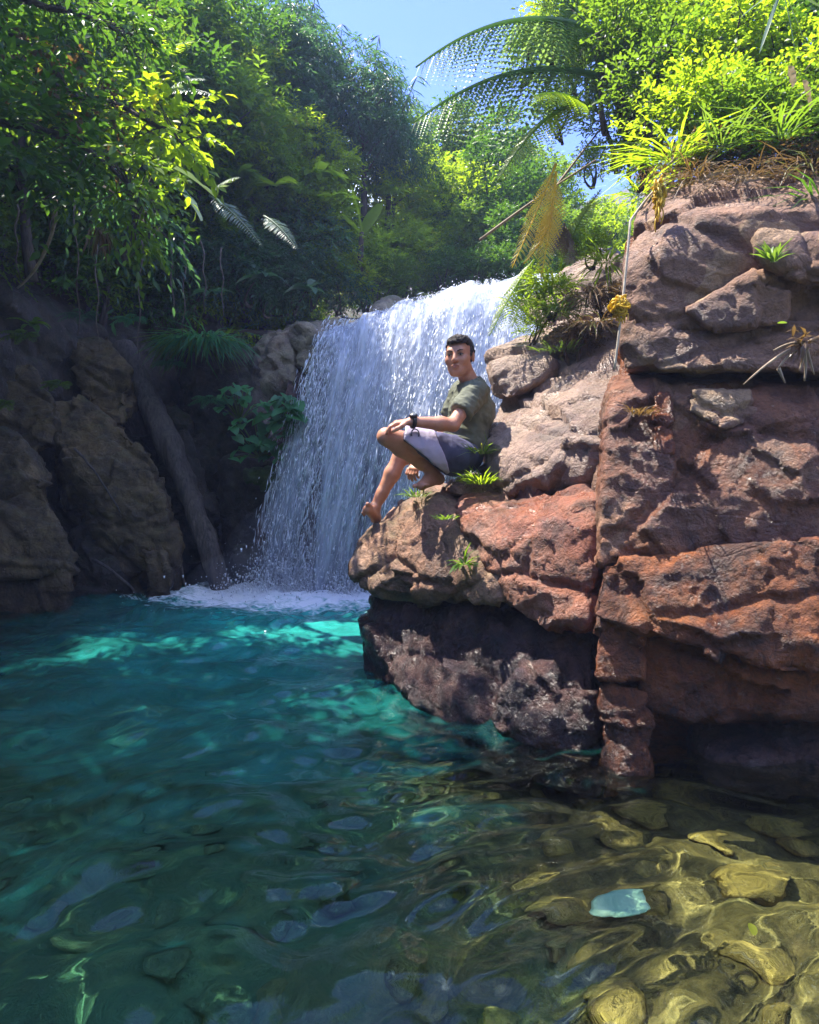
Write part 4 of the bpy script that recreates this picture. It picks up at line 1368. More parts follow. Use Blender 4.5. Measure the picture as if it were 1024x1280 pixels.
for k, (px, py, D, sc, pr) in enumerate(((335, 350, 8.9, .5, b_blue), (365, 345, 9.0, .55, b_blue), (395, 340, 9.2, .55, b_mid), (425, 350, 9.3, .5, b_blue), (450, 345, 9.6, .55, b_lime), (480, 350, 9.8, .55, b_mid), (515, 345, 10, .5, b_mid), (530, 318, 10.3, .6, b_lime),
                            (555, 335, 10, .5, b_dark), (575, 310, 10.5, .6, b_mid), (600, 335, 9.8, .5, b_dark), (640, 335, 9.6, .5, b_dark))):
    p = at(px, py, D)
    put(pr, (p[0], p[1], p[2] - .35), None, sc, 'low %s shrub by the stream above the fall, %s from the left' % ({b_blue.name: 'bluish', b_mid.name: 'mid green', b_lime.name: 'yellow green', b_dark.name: 'dark'}[pr.name],
        ('first', 'second', 'third', 'fourth', 'fifth', 'sixth', 'seventh', 'eighth', 'ninth', 'tenth', 'eleventh', 'twelfth')[k]), 'shrubs by the stream above the fall')

# undergrowth filling the bank behind the ledge
for k, (px, py, D, sc, pr, lab) in enumerate(((235, 330, 8.7, .8, b_blue, 'bluish shrub over the dark end of the ledge grass'), (275, 300, 9.0, .85, b_mid, 'mid green shrub behind the grey green fern'), (310, 330, 8.8, .75, b_blue, 'bluish shrub overhanging the ledge grass'),
                                              (345, 290, 9.4, .9, b_dark, 'dark shrub above the ledge beside the grey green fern'), (385, 310, 9.3, .8, b_blue, 'bluish shrub above the left end of the fall'), (300, 250, 9.6, .9, b_dark, 'dark shrub high behind the grey green fern'),
                                              (350, 240, 9.9, .9, b_lime, 'broad yellow green shrub under the drooping trees'), (395, 250, 9.9, .85, b_lime, 'yellow green shrub glowing under the drooping trees'), (415, 300, 9.6, .7, b_lime, 'yellow green shrub left of the upright banana leaf'), (255, 260, 9.0, .85, b_dark, 'dark shrub beside the pale banana leaves'))):
    p = at(px, py, D)
    put(pr, (p[0], p[1], p[2] - .45 * sc), None, sc, lab, 'undergrowth above the ledge')
# bamboo sprigs sticking up from the skyline
for k, (px, py, D, ex, ey, lab) in enumerate(((400, 70, 10.2, 392, -8, 'tall bamboo sprig with fanned narrow leaves against the sky'), (372, 60, 10.3, 366, 22, 'short bamboo sprig at the highest drooping tree'), (420, 70, 10.2, 428, 30, 'short bamboo sprig right of the tall one'),
                                              (462, 90, 10.2, 474, 44, 'bamboo sprig near the end of the skyline'), (500, 110, 10.3, 522, 95, 'bamboo sprig leaning into the sky gap'), (510, 140, 10.3, 520, 150, 'low bamboo sprig drooping into the sky gap'))):
    root = thing('bamboo_sprig', tuple(at(px, py + 40, D)), lab, 'bamboo')
    g, st = Geo(), Geo()
    c = bez(at(px, py + 40, D), at(ex, ey, D), (0, 0, .05), 10)
    st.tube(c, np.linspace(.012, .004, 10), 5)
    n = 22
    q = c[3 + (RNG.random(n) * 7).astype(int)]
    a = RNG.random(n) * 2 * PI
    g.leaves(q, np.stack([np.cos(a), .3 * np.sin(a), .35 * np.sin(a) - .45], -1), np.tile((0, -1., .3), (n, 1)) + RNG.normal(size=(n, 3)) * .3, .16 + .12 * RNG.random(n), .024, .15, .25, None, True)
    st.part('stem', M['bark'], root)
    g.part('foliage', M['leaf_blue'], root)['kind'] = 'stuff'
# big tree added at the side, its crown set out to shade the near water
t_big = make_tree(M['leaf_dark'], 'large spreading tree added to shade the near water', 15, h=3.0, L=.10, W=.045, n=2600, name='shade_tree', group='')

t_big.location = (-4.25, 3.7, 2.6)
t_big.scale = (1.25, 1.25, 1.05)
t_big.rotation_euler = (0, .22, 0)
# overhanging branches on the near left, close to the lens
def make_branch(mat, label, pts, seed, ntw=90, L=.085, W=.036, spread=.32, tl=.24, hang=.35, group=None, name='overhanging_branch'):
    r = np.random.default_rng(seed)
    pts = np.asarray(pts)
    root = thing(name, tuple(pts[0]), label, 'branch', group)
    st, g = Geo(), Geo()
    c = np.concatenate([bez(pts[i], pts[i + 1], (0, 0, .06), 8)[:-1] for i in range(len(pts) - 1)] + [pts[-1:]])
    st.tube(c, np.linspace(.03, .006, len(c)), 6)
    q = c[(r.random(ntw) ** .75 * (len(c) - 1)).astype(int)]
    d = unit(r.normal(size=(ntw, 3)))
    B = q + d * (r.random(ntw)[:, None] * spread)
    for k in range(0, ntw, 2):
        st.tube(bez(q[k], B[k], (0, 0, .03), 4), (.006, .005, .004, .003), 4)
    twigs_to_leaves(g, B, d + unit(c[-1] - c[0]) * .5, tl * (.6 + .7 * r.random(ntw)), 7, L, W, .2, hang, True, r)
    st.part('stem', M['bark'], root)['kind'] = 'stuff'
    f = g.part('foliage', mat, root)
    f['kind'] = 'stuff'
    return root


make_branch(M['leaf_mid'], 'leafy branch hanging low over the dark bank with brown dead leaves below', A((-60, 150, 5.0), (80, 170, 4.7), (160, 230, 4.5), (170, 300, 4.5)), 31, 120, .085, .034)
make_branch(M['leaf_lime'], 'yellow green branch reaching out furthest over the pool', A((-40, 90, 5.2), (110, 120, 5.0), (200, 160, 4.8), (232, 185, 4.7)), 32, 95, .10, .044)
make_branch(M['leaf_rust'], 'branch with orange and rusty leaves among the dark trees', A((-50, 20, 5.0), (40, 60, 4.9), (90, 120, 4.8), (140, 150, 4.8)), 33, 60, .075, .03)
make_branch(M['leaf_dark'], 'dark leafy branch in the upper corner above the rusty leaves', A((-60, -20, 4.8), (60, 10, 4.8), (150, 40, 4.9), (200, 60, 5.1)), 34, 110, .085, .035)
make_branch(M['leaf_blue'], 'grey green branch with narrow drooping leaves over the dark hollow', A((60, 215, 5.6), (130, 235, 5.4), (175, 270, 5.2), (190, 310, 5.1)), 35, 80, .10, .028, hang=.9)

# banana leaves
ban = thing('banana_plant', tuple(at(200, 215, 5.7)), 'banana plant with two long pale drooping leaves over the dark bank', 'banana plant')
for a, b, w in ((at(196, 212, 5.7), at(243, 270, 5.4), .15), (at(205, 206, 5.7), at(268, 252, 5.5), .13), (at(190, 205, 5.8), at(150, 190, 5.6), .12)):
    d = b - a
    V, F = blade(a, d + np.array((0, 0, .25 * np.linalg.norm(d))), np.linalg.norm(d), w, .25, .4, 12, .06)
    part('leaf', V, F, M['leaf_pale'], ban, attr={'rnd': np.full(len(V), .6)})
st = Geo()
st.tube(bez(at(150, 330, 6.4), at(200, 210, 5.7), (0, 0, .15), 8), np.linspace(.05, .02, 8), 8)
st.part('stalk', M['bark'], ban)
ban2 = thing('banana_plant', tuple(at(445, 330, 9.4)), 'banana plant with one bright upright leaf lit from behind beside the fall', 'banana plant')
for a, b, w in ((at(452, 290, 9.4), at(438, 226, 9.4), .20), (at(452, 292, 9.4), at(478, 250, 9.3), .16), (at(450, 292, 9.4), at(420, 262, 9.2), .16)):
    d = b - a
    V, F = blade(a, d, np.linalg.norm(d), w, .08, .5, 10, .03)
    part('leaf', V, F, M['leaf_lime'], ban2, attr={'rnd': np.full(len(V), .7)})
st = Geo()
st.tube(bez(at(450, 340, 9.5), at(452, 290, 9.4), (0, 0, 0), 6), np.linspace(.05, .03, 6), 8)
st.part('stalk', M['bark'], ban2)


def make_fern(label, specs, mat, n=26, plen=.2, hang=.25, leaflets=0, name='fern', wide=.16, taper=.75, group=None):
    root = thing(name, tuple(specs[0][0]), label, 'fern', group)
    for (a, b, sag) in specs:
        g = Geo()
        frond(g, g, a, b, sag, n, plen, (0, -.55, .85), hang, wide, leaflets, .3 + .5 * random.random(), taper)
        g.part('frond', mat, root)
    return root


make_fern('grey green fern with two feathery fronds on the shaded bank', [(at(262, 245, 6.6), at(328, 308, 6.3), (0, 0, .10)), (at(330, 270, 6.8), at(372, 312, 6.5), (0, 0, .08)), (at(262, 245, 6.6), at(300, 222, 6.4), (0, 0, .1))], M['leaf_pale'], 26, .16, .1)
make_fern('bright fern fronds lit from behind high on the shaded bank', [(at(195, 75, 6.6), at(245, 52, 6.3), (0, 0, .1)), (at(195, 80, 6.6), at(192, 40, 6.4), (0, 0, .05)), (at(195, 80, 6.6), at(235, 90, 6.3), (0, 0, .1))], M['leaf_lime'], 26, .18, .1)
make_fern('pale fern leaning out over the pool below the bright fern', [(at(205, 118, 6.3), at(272, 122, 6.0), (0, 0, .12)), (at(205, 118, 6.3), at(258, 100, 6.1), (0, 0, .12))], M['leaf_pale'], 26, .14, .15)

# tree fern at the upper right: two great fronds against the sky
tf = make_fern('tree fern with two great fronds arching against the sky', [(at(745, 40, 4.6), at(520, 84, 4.2), (0, 0, .36)), (at(745, 95, 4.6), at(516, 154, 4.2), (0, 0, .32)), (at(745, 60, 4.7), at(640, -80, 4.5), (0, 0, .2)), (at(745, 90, 4.6), at(830, 20, 4.4), (0, 0, .3))],
               M['leaf_fern'], 36, .42, 1.3, 14, 'tree_fern', .155, .6)
g = Geo()
g.tube(bez(at(830, 290, 5.6), at(745, 60, 4.65), (0, 0, .2), 10), np.linspace(.06, .04, 10), 9)
g.part('trunk', M['bark'], tf)
make_fern('bright green drooping fern over the upper fall', [(at(735, 130, 4.4), at(622, 228, 4.1), (0, 0, .26)), (at(735, 135, 4.4), at(668, 120, 4.1), (0, 0, .1))], M['leaf_lime'], 30, .24, .5, 9, 'fern', .13, .65)
make_fern('hanging golden yellow dying fern', [(at(695, 205, 4.3), at(640, 335, 4.0), (.02, 0, .03)), (at(695, 215, 4.3), at(675, 350, 4.05), (.03, 0, .02)), (at(690, 250, 4.3), at(655, 330, 4.1), (.1, 0, .02))], M['leaf_yellow'], 22, .115, .5, 8, 'fern', .13, .6)
make_fern('rusty brown withered fern beside the golden one', [(at(705, 280, 4.4), at(690, 318, 4.2), (.03, 0, .04)), (at(705, 280, 4.4), at(712, 330, 4.2), (.03, 0, .04))], M['leaf_rust'], 18, .10, .5, 5, 'fern', .15, .5)
make_fern('light green fern frond rising past the slabs', [(at(700, 335, 4.4), at(752, 236, 4.2), (-.04, 0, .03)), (at(700, 338, 4.4), at(765, 300, 4.2), (0, 0, .1))], M['leaf_lime'], 26, .13, .2, 7, 'fern', .15, .6)
make_fern('faded yellow green fern dangling in front of the upper fall', [(at(668, 325, 4.4), at(612, 420, 4.2), (.02, 0, .10)), (at(665, 330, 4.4), at(640, 410, 4.2), (.02, 0, .06))], M['leaf_lime'], 22, .12, .6, 6, 'fern', .15, .5)

# shrubs over the cliff
def pb(blobs, mat, label, seed, ntw, L, W, **kw):
    return make_bush('shrub', M[mat], label, 'shrub', blobs, ntw, 7, kw.pop('tl', .20), L, W, seed, group=G_TOP, rich=True, **kw)


c_lime = pb([((0, 0, .25), (.42, .4, .28), .25, 1), ((.25, 0, .45), (.28, .28, .22), .2, .5)], 'leaf_lime', 'sunlit yellow green shrub along the cliff top', 41, 260, .068, .032)
c_mid = pb([((0, 0, .28), (.45, .4, .3), .25, 1), ((-.25, 0, .5), (.28, .28, .25), .2, .6)], 'leaf_mid', 'mid green shrub along the cliff top', 42, 320, .066, .028)
c_dark = pb([((0, 0, .3), (.45, .42, .32), .2, 1), ((.2, .1, .55), (.3, .3, .25), .2, .6)], 'leaf_dark', 'deep green shrub behind the sunlit ones on the cliff top', 43, 330, .070, .030)
c_rust = pb([((0, 0, .14), (.34, .26, .18), .1, 1)], 'leaf_rust', 'brown dead looking scrub at the cliff edge', 44, 320, .055, .014, tl=.16, hang=.3)
top_list = []
for (px, py, D, sc, pr) in ((900, 175, 3.55, .60, c_rust), (985, 190, 3.35, .62, c_rust), (1040, 195, 3.3, .6, c_rust), (850, 195, 3.7, .5, c_rust),
                            (960, 165, 3.5, .6, c_mid), (1030, 165, 3.4, .6, c_mid), (905, 140, 3.7, .62, c_lime), (850, 150, 3.9, .62, c_lime), (1000, 130, 3.6, .62, c_lime),
                            (820, 120, 4.2, .7, c_mid), (880, 95, 4.2, .75, c_lime), (940, 85, 4.0, .7, c_lime), (1010, 80, 4.0, .75, c_dark), (780, 90, 4.6, .75, c_mid), (835, 60, 4.6, .8, c_lime), (905, 40, 4.6, .8, c_mid),
                            (985, 30, 4.5, .8, c_dark), (1060, 110, 3.9, .7, c_mid), (1050, 40, 4.3, .8, c_dark), (760, 40, 5.0, .8, c_mid), (820, 10, 5.0, .85, c_dark), (900, -10, 5.0, .85, c_dark), (720, 10, 5.0, .75, c_lime), (980, -30, 4.8, .9, c_dark),
                            (770, 150, 5.0, .6, c_mid), (800, 180, 4.6, .45, c_lime), (720, 70, 5.4, .6, c_mid), (690, 30, 5.4, .5, c_lime), (660, 55, 5.2, .45, c_mid), (800, -30, 5.2, .9, c_mid), (1040, -30, 4.6, .9, c_dark), (1160, 120, 3.9, .8, c_mid), (1250, 60, 3.8, .9, c_lime), (1200, -40, 4.4, 1.0, c_dark), (1380, 40, 3.8, .9, c_mid), (700, 130, 5.6, .42, c_mid), (740, 190, 5.4, .35, c_lime)):
    top_list.append((px, py, D, sc, pr))
ORD = ('first', 'second', 'third', 'fourth', 'fifth', 'sixth', 'seventh', 'eighth', 'ninth', 'tenth', 'eleventh', 'twelfth', 'thirteenth', 'fourteenth', 'fifteenth', 'sixteenth')
for pr, look in ((c_rust, 'brown dead looking scrub'), (c_lime, 'sunlit yellow green shrub'), (c_mid, 'mid green shrub'), (c_dark, 'deep green shrub')):
    for k, (px, py, D, sc, _) in enumerate(sorted((q for q in top_list if q[4] is pr), key=lambda q: q[0])):
        p = at(px, py, D)
        put(pr, (p[0], p[1], p[2] - .18), None, sc, '%s over the cliff, %s of its colour from the left' % (look, ORD[k]))
# shrubs and scrub on the slabs left of the cliff
for (px, py, D, sc, pr, lab) in ((722, 395, 4.1, .42, c_rust, 'brown and green scrub on the slab beside the twine bundle'), (760, 350, 4.1, .36, c_rust, 'brown scrub beneath the tall fern frond'), (690, 355, 4.3, .30, c_lime, 'bright green tuft of leaves under the golden fern'),
                                 (740, 300, 4.3, .24, c_lime, 'small leafy plant in the crack of the cliff shoulder'), (665, 400, 4.3, .22, c_lime, 'small lime green plant above the square block')):
    p = at(px, py, D)
    put(pr, (p[0], p[1], p[2] - .45 * sc), None, sc * 1.1, lab, 'plants on the slabs')
for px, py, D, ex, ey in ((870, 160, 3.5, 800, 260), (940, 150, 3.4, 872, 215), (930, 235, 3.3, 985, 140), (745, 200, 4.6, 600, 300), (760, 150, 4.8, 690, 240)):
    g = Geo()
    g.tube(bez(at(ex, ey, D), at(px, py, D + .1), (.03, 0, .05), 8), np.linspace(.010, .005, 8), 6)
    g.solo('twig', M['root'], 'bare pale twig in the cliff top scrub, %s from the left' % {870: 'third', 940: 'fourth', 930: 'fifth', 745: 'first', 760: 'second'}[px], 'twig', 'bare twigs in the scrub')
for px, py, D, w, h, rl, lab in ((1003, 122, 3.15, .075, .14, .3, 'large curled tan dead leaf hanging by the cliff edge'), (985, 104, 3.2, .06, .10, 1.2, 'smaller pale dead leaf above the large tan one')):
    V, F = blade(at(px, py - 20, D), (.15, -.2, -1), h, w, .1, rl, 9, .08)
    solo('dry_leaf', V, F, M['leaf_tan'], lab, 'dead leaf', attr={'rnd': np.full(len(V), .6)})
# strap leaves at the top right corner
sl = thing('strap_plant', tuple(at(975, -10, 3.4)), 'plant with long pale strap leaves hanging in the top corner', 'plant')
for ex, ey in ((952, 48), (992, 46), (1030, 5), (1000, 30), (930, 10)):
    a, b = at(978, -14, 3.4), at(ex, ey, 3.3)
    d = b - a
    V, F = blade(a, d, np.linalg.norm(d) * 1.1, .018, .12, .3, 9)
    part('leaf', V, F, M['leaf_pale'], sl, attr={'rnd': np.full(len(V), .7)})


# tufts and small plants on the rocks
def tuft(name, label, c, n, L, W, mat, spread=.04, up=1.0, out=.8, droop=.5, cat='grass tuft', group=None, bias=(0, 0, 0)):
    g = Geo()
    a = RNG.random(n) * 2 * PI
    P = np.asarray(c) + np.stack([np.cos(a), np.sin(a), 0 * a], -1) * (RNG.random(n) * spread)[:, None]
    D = np.stack([np.cos(a) * out, np.sin(a) * out, up + 0 * a], -1) + RNG.normal(size=(n, 3)) * .3 + np.asarray(bias)
    g.leaves(P, D, np.array((0, 0, 1.)) + RNG.normal(size=(n, 3)) * .2, L * (.6 + .6 * RNG.random(n)), W, .2, droop, None, True)
    return g.solo(name, mat, label, cat, group)


tuft('grass_tuft', 'yellow green grass tuft beside the man on the boulder', at(600, 606, 3.76), 150, .12, .008, M['leaf_lime'], .08)
tuft('grass_tuft', 'sparse grass at the man\'s back by the slab', at(604, 568, 3.84), 50, .11, .010, M['grass'], .05)
tuft('grass_tuft', 'small grass tuft near the man\'s raised foot', at(520, 622, 3.92), 50, .09, .008, M['grass'], .06)
tuft('grass_tuft', 'little moss tuft on the boulder seam', at(556, 650, 3.56), 40, .05, .008, M['grass'], .05)
tuft('grass_tuft', 'grass in the notch between slab and cliff', at(800, 520, 2.92), 50, .07, .008, M['leaf_rust'], .06)
tuft('grass_tuft', 'moss and grass along the slab edge', at(700, 440, 4.05), 60, .09, .008, M['grass'], .12)
tuft('grass_tuft', 'small green fern like plant growing in the boulder face', at(580, 706, 3.40), 26, .10, .018, M['leaf_mid'], .02, .5, .9, .4, 'plant', None, (-.2, -.6, 0))
tuft('grass_tuft', 'spiky green plant rooted on the cliff block', at(968, 328, 2.72), 26, .10, .012, M['grass'], .015, 1.1, .6, .3, 'plant', None, (0, -.2, 0))
tuft('grass_tuft', 'drooping grass clump hanging over the mossy ledge', at(255, 428, 7.7), 300, .36, .022, M['leaf_jade'], .32, .35, .9, .9, 'grass clump', None, (.1, -.5, 0))
tuft('grass_tuft', 'dark grass clump hanging at the end of the ledge', at(245, 430, 7.8), 240, .38, .02, M['leaf_mid'], .28, .35, .9, .9, 'grass clump', None, (0, -.5, 0))
V, F = blade(at(972, 404, 2.76), (1, -.3, .05), .035, .018, .1, .8, 7)
solo('fallen_leaf', V, F, M['grass'], 'single yellow leaf lying on the cliff crack', 'leaf', attr={'rnd': np.full(len(V), .9)})

# broad leaved plants beside the fall: every leaf its own mesh
hv = np.array([(0, 0, 0), (-.30, -.12, .05), (.30, -.12, .05), (-.46, .22, .06), (0, .3, -.02), (.46, .22, .06), (-.28, .66, .02), (0, .66, -.06), (.28, .66, .02), (0, 1.0, -.12)], float)
hf = np.array([(0, 4, 3), (0, 3, 1), (0, 2, 5), (0, 5, 4), (3, 4, 7), (3, 7, 6), (4, 5, 8), (4, 8, 7), (6, 7, 9), (7, 8, 9)])
heart = fast_mesh('heart_leaf', hv, hf, M['leaf_jade'], attr={'rnd': np.full(10, .35)})
heart2 = fast_mesh('heart_leaf', hv, hf, M['leaf_jade'], attr={'rnd': np.full(10, .95)})
rr_ = random.Random(8)
for (cx, cyy, D, n, spx, spy, s0, lab) in ((352, 512, 7.25, 34, 24, 20, .19, 'broad leaved taro like plant with big glossy leaves beside the fall'), (325, 548, 7.25, 46, 36, 26, .14, 'smaller broad leaved plant low on the ledge by the mossy boulder'), (300, 505, 7.4, 30, 26, 24, .13, 'dim broad leaved plant at the shaded side of the ledge')):
    root = thing('broadleaf_plant', tuple(at(cx, cyy + spy, D + .2)), lab, 'plant')
    st = Geo()
    for k in range(n):
        p = at(cx + rr_.uniform(-spx, spx), cyy + rr_.uniform(-spy, spy), D + rr_.uniform(-.15, .15))
        o = link('leaf', heart if rr_.random() < .6 else heart2, root, tuple(p - np.array(root.location)))
        sz = s0 * rr_.uniform(.6, 1.2)
        o.scale = (sz, sz, sz)
        o.rotation_euler = (rr_.uniform(-.9, -.2), rr_.uniform(-.4, .4), PI + rr_.uniform(-1.0, 1.0))
        st.tube(bez(np.array(root.location), p, (0, 0, .05), 5), (.006, .005, .004, .004, .003), 4)
    st.part('stalk', M['grass'], root)

# hanging roots and vines in the dark hollow
for k, (px, y0, y1, D, dx) in enumerate(((22, 255, 350, 5.9, 2), (70, 225, 305, 5.6, -8), (92, 250, 420, 6.2, 6), (215, 290, 400, 7.2, 3), (232, 300, 420, 7.3, -3), (252, 300, 390, 7.4, 4), (178, 300, 460, 7.0, -4), (120, 300, 440, 6.6, 3), (275, 310, 400, 7.6, 3))):
    g = Geo()
    pts = bez(at(px, y0, D), at(px + dx, y1, D), (.03 * ((k % 3) - 1), 0, 0), 12)
    pts[:, 0] += .015 * np.sin(np.arange(12) * 1.3 + k)
    g.tube(pts, np.linspace(.010, .004, 12), 5)
    g.solo('hanging_root', M['vine'], 'thin bare root hanging in the dark hollow, %s from the left' % ('first', 'second', 'third', 'sixth', 'seventh', 'eighth', 'fifth', 'fourth', 'ninth')[k], 'root', 'hanging roots in the hollow')
g = Geo()
pts = np.concatenate([bez(at(70, 250, 5.5), at(58, 310, 5.5), (.05, 0, 0), 7)[:-1], bez(at(58, 310, 5.5), at(22, 360, 5.6), (.04, 0, -.04), 8)])
g.tube(pts, np.linspace(.016, .010, len(pts)), 6)
g.solo('hanging_vine', M['root'], 'pale curved woody vine swinging across the dark hollow', 'vine')
tuft('dead_foliage', 'bunch of dry brown leaves hanging under the low branch', at(125, 285, 4.6), 60, .22, .016, M['leaf_rust'], .07, -1.0, .25, .1, 'dead leaves')

# root plant clinging to the cliff
rp = thing('rooted_plant', tuple(at(1000, 428, 2.7)), 'small plant clinging to the cliff with long pale bare roots', 'plant')
g = Geo()
for a, b, s in (((996, 432), (925, 482), (0, 0, .03)), ((990, 440), (968, 462), (0, 0, .02)), ((1000, 440), (1000, 478), (.01, 0, 0)), ((1004, 436), (994, 465), (0, 0, .01)), ((1000, 430), (962, 440), (0, 0, .02)), ((1005, 430), (1035, 422), (0, 0, .02)), ((968, 462), (976, 480), (0, 0, 0)), ((1002, 436), (1012, 470), (0, 0, 0))):
    g2 = Geo()
    g2.tube(bez(at(*a, 2.66), at(*b, 2.66), s, 8) + np.array((0, -.03, 0)), np.linspace(.008, .003, 8), 5)
    g2.part('root', M['root'], rp)
g = Geo()
n = 24
a_ = RNG.random(n) * 2 * PI
g.leaves(np.tile(at(1002, 428, 2.62), (n, 1)) + RNG.normal(size=(n, 3)) * .015, np.stack([np.cos(a_), -.4 + 0 * a_, np.sin(a_) * .6], -1), np.tile((0, -.3, 1.), (n, 1)), .07, .014, .2, .5, None, True)
g.part('leaf_rosette', M['leaf_rust'], rp)

# tall grass and seedlings along the cliff top and down the slabs
for (px, py, D, n, L, W, mt, lab) in ((842, 205, 3.55, 70, .30, .014, 'leaf_lime', 'tall yellow green grass at the left end of the cliff top'), (905, 190, 3.4, 60, .28, .013, 'grass', 'tall grass in the middle of the cliff top scrub'), (975, 178, 3.25, 60, .26, .013, 'leaf_mid', 'dark grass above the spiky cliff plant'),
                                      (1015, 215, 3.1, 130, .16, .005, 'leaf_rust', 'withered brown grass above the right end of the cliff'), (870, 225, 3.3, 150, .13, .005, 'leaf_rust', 'withered grass hanging onto the pink cliff shoulder'), (940, 225, 3.15, 150, .13, .005, 'leaf_rust', 'withered roots and grass draped on the cliff edge'),
                                      (800, 245, 3.5, 40, .18, .012, 'leaf_lime', 'bright grass behind the tall twine bunch'), (735, 372, 4.15, 220, .16, .006, 'leaf_rust', 'tangle of brown grass on the slab left of the twine bunch'), (700, 392, 4.2, 90, .18, .012, 'grass', 'yellowish grass tangle above the low flat rock'),
                                      (690, 365, 4.3, 70, .20, .014, 'leaf_lime', 'bright lime grass under the golden fern'), (758, 330, 4.2, 60, .20, .014, 'leaf_lime', 'lime green grass at the foot of the tall fern frond'), (745, 408, 3.98, 180, .13, .005, 'leaf_rust', 'dry brown grass along the top of the slab'),
                                      (655, 385, 4.4, 50, .20, .013, 'leaf_lime', 'grass drooping beside the upper fall'), (1030, 260, 3.0, 50, .24, .012, 'vine_leaf', 'dark stringy growth hanging at the end of the cliff')):
    tuft('grass_tuft', lab, at(px, py, D), n, L, W, M.get(mt, M['leaf_dark']), .14 if mt == 'leaf_rust' else .10, .5 if mt == 'leaf_rust' else .75, .9, .9 if mt == 'leaf_rust' else .7)
# large leaves on the shaded bank, each a part
for (px, py, D, n, L, W, mt, lab) in ((300, 205, 8.4, 9, .40, .13, 'leaf_mid', 'big leaved plant glowing high on the shaded bank'), (345, 215, 8.6, 8, .42, .12, 'leaf_lime', 'bright big leaved plant below the drooping trees'), (395, 205, 9.2, 9, .46, .14, 'leaf_lime', 'bright big leaved plant under the skyline trees'),
                                      (420, 235, 9.2, 8, .44, .13, 'leaf_lime', 'bright big leaved plant left of the upright banana leaf'), (330, 330, 7.9, 10, .30, .11, 'leaf_blue', 'grey green big leaved plant above the ledge'), (385, 345, 8.2, 10, .30, .10, 'leaf_blue', 'grey green big leaved plant at the lip of the ledge'),
                                      (215, 215, 6.3, 7, .30, .10, 'leaf_mid', 'big leaved plant beside the pale banana leaves'), (90, 340, 6.0, 8, .26, .07, 'leaf_dark', 'dim big leaved plant in the dark hollow'), (40, 390, 5.8, 9, .24, .06, 'leaf_mid', 'dim leafy plant low on the dark bank'),
                                      (265, 350, 7.7, 8, .30, .09, 'leaf_blue', 'grey green big leaved plant over the ledge grass'), (480, 225, 10.4, 8, .5, .15, 'leaf_lime', 'bright big leaved plant below the sky gap'), (505, 290, 10.2, 8, .42, .13, 'leaf_lime', 'bright big leaved plant above the olive lip boulder')):
    root = thing('big_leaf_plant', tuple(at(px, py + 18, D + .1)), lab, 'plant')
    for k in range(n):
        a = RNG.random() * 2 * PI
        d = np.array((math.cos(a), math.sin(a) * .6 - .45, .25 + .6 * RNG.random()))
        V, F = blade(np.array(root.location), d, L * (.7 + .5 * RNG.random()), W * (.8 + .4 * RNG.random()), .45 + .3 * RNG.random(), RNG.normal() * .3, 9, .04)
        part('leaf', V, F, M[mt], root, attr={'rnd': np.full(len(V), RNG.random() * .8)})
# small ferns and seedlings rooted in the dark wall
for k, (px, py, D, sz, mt, lab) in enumerate(((30, 420, 6.6, .22, 'leaf_mid', 'small fern rooted above the broad grey slab'), (105, 395, 7.1, .24, 'leaf_blue', 'dim fern high in the dark hollow'), (165, 400, 7.5, .22, 'leaf_jade', 'little fern above the top of the log'),
                                              (215, 455, 7.7, .2, 'leaf_jade', 'fern beside the upper half of the log'), (75, 480, 6.6, .16, 'leaf_mid', 'seedling fern on top of the leaning boulder'), (5, 505, 6.0, .16, 'leaf_mid', 'seedling fern on top of the ochre boulder'), (262, 500, 7.7, .22, 'leaf_jade', 'fern under the drooping ledge grass'))):
    c = at(px, py, D)
    specs = []
    for q in range(6):
        a = .4 + 5.4 * q / 5 + RNG.normal() * .2
        specs.append((c, c + sz * np.array((math.cos(a), -.5 - .3 * abs(math.sin(a)), -.25 + .3 * math.sin(a))), (0, 0, sz * .35)))
    make_fern(lab, specs, M[mt], 14, sz * .35, .2, 0, 'fern', .2, .6)
# fallen sticks and small stones at the foot of the left bank
for k, (ax, ay, aD, bx2, by2, bD, r0, lab) in enumerate(((118, 700, 6.6, 170, 742, 6.5, .018, 'short broken stick at the waterline by the leaning boulder'), (92, 560, 6.4, 150, 640, 6.55, .014, 'thin grey stick lying across the leaning boulder'), (195, 600, 7.4, 232, 735, 7.1, .022, 'thin dead branch beside the log'))):
    g = Geo()
    pts = bez(at(ax, ay, aD), at(bx2, by2, bD), (.05, 0, .03), 12)
    g.tube(pts + .01 * np.stack([vnoise(pts * 9, 1), vnoise(pts * 9, 2), vnoise(pts * 9, 3)], -1), np.linspace(r0, r0 * .5, 12), 6)
    g.solo('stick', M['log'], lab, 'stick')

# rope with two bunches of yellow twine
def twine(label, c, size, n, seed):
    r = np.random.default_rng(seed)
    g = Geo()
    for k in range(n):
        a = np.linspace(0, 2 * PI, 15)
        ax, bx_ = unit(r.normal(size=3)), unit(r.normal(size=3))
        rad = .3 + .7 * r.random()
        loop = np.asarray(c) + (np.cos(a)[:, None] * ax + np.sin(a)[:, None] * bx_) * np.asarray(size) * rad * .6 + r.normal(size=3) * np.asarray(size) * .3
        g.tube(loop, .0035 + .002 * r.random(), 4, r.random())
    for k in range(n // 2):
        p = np.asarray(c) + r.normal(size=3) * np.asarray(size) * .4
        g.tube(bez(p, p + np.array((r.normal() * .01, -.004, -size[2] * (.4 + .7 * r.random()))), r.normal(size=3) * .01, 5), .003, 4, r.random())
    return g.solo('twine_bundle', M['twine'], label, 'twine')


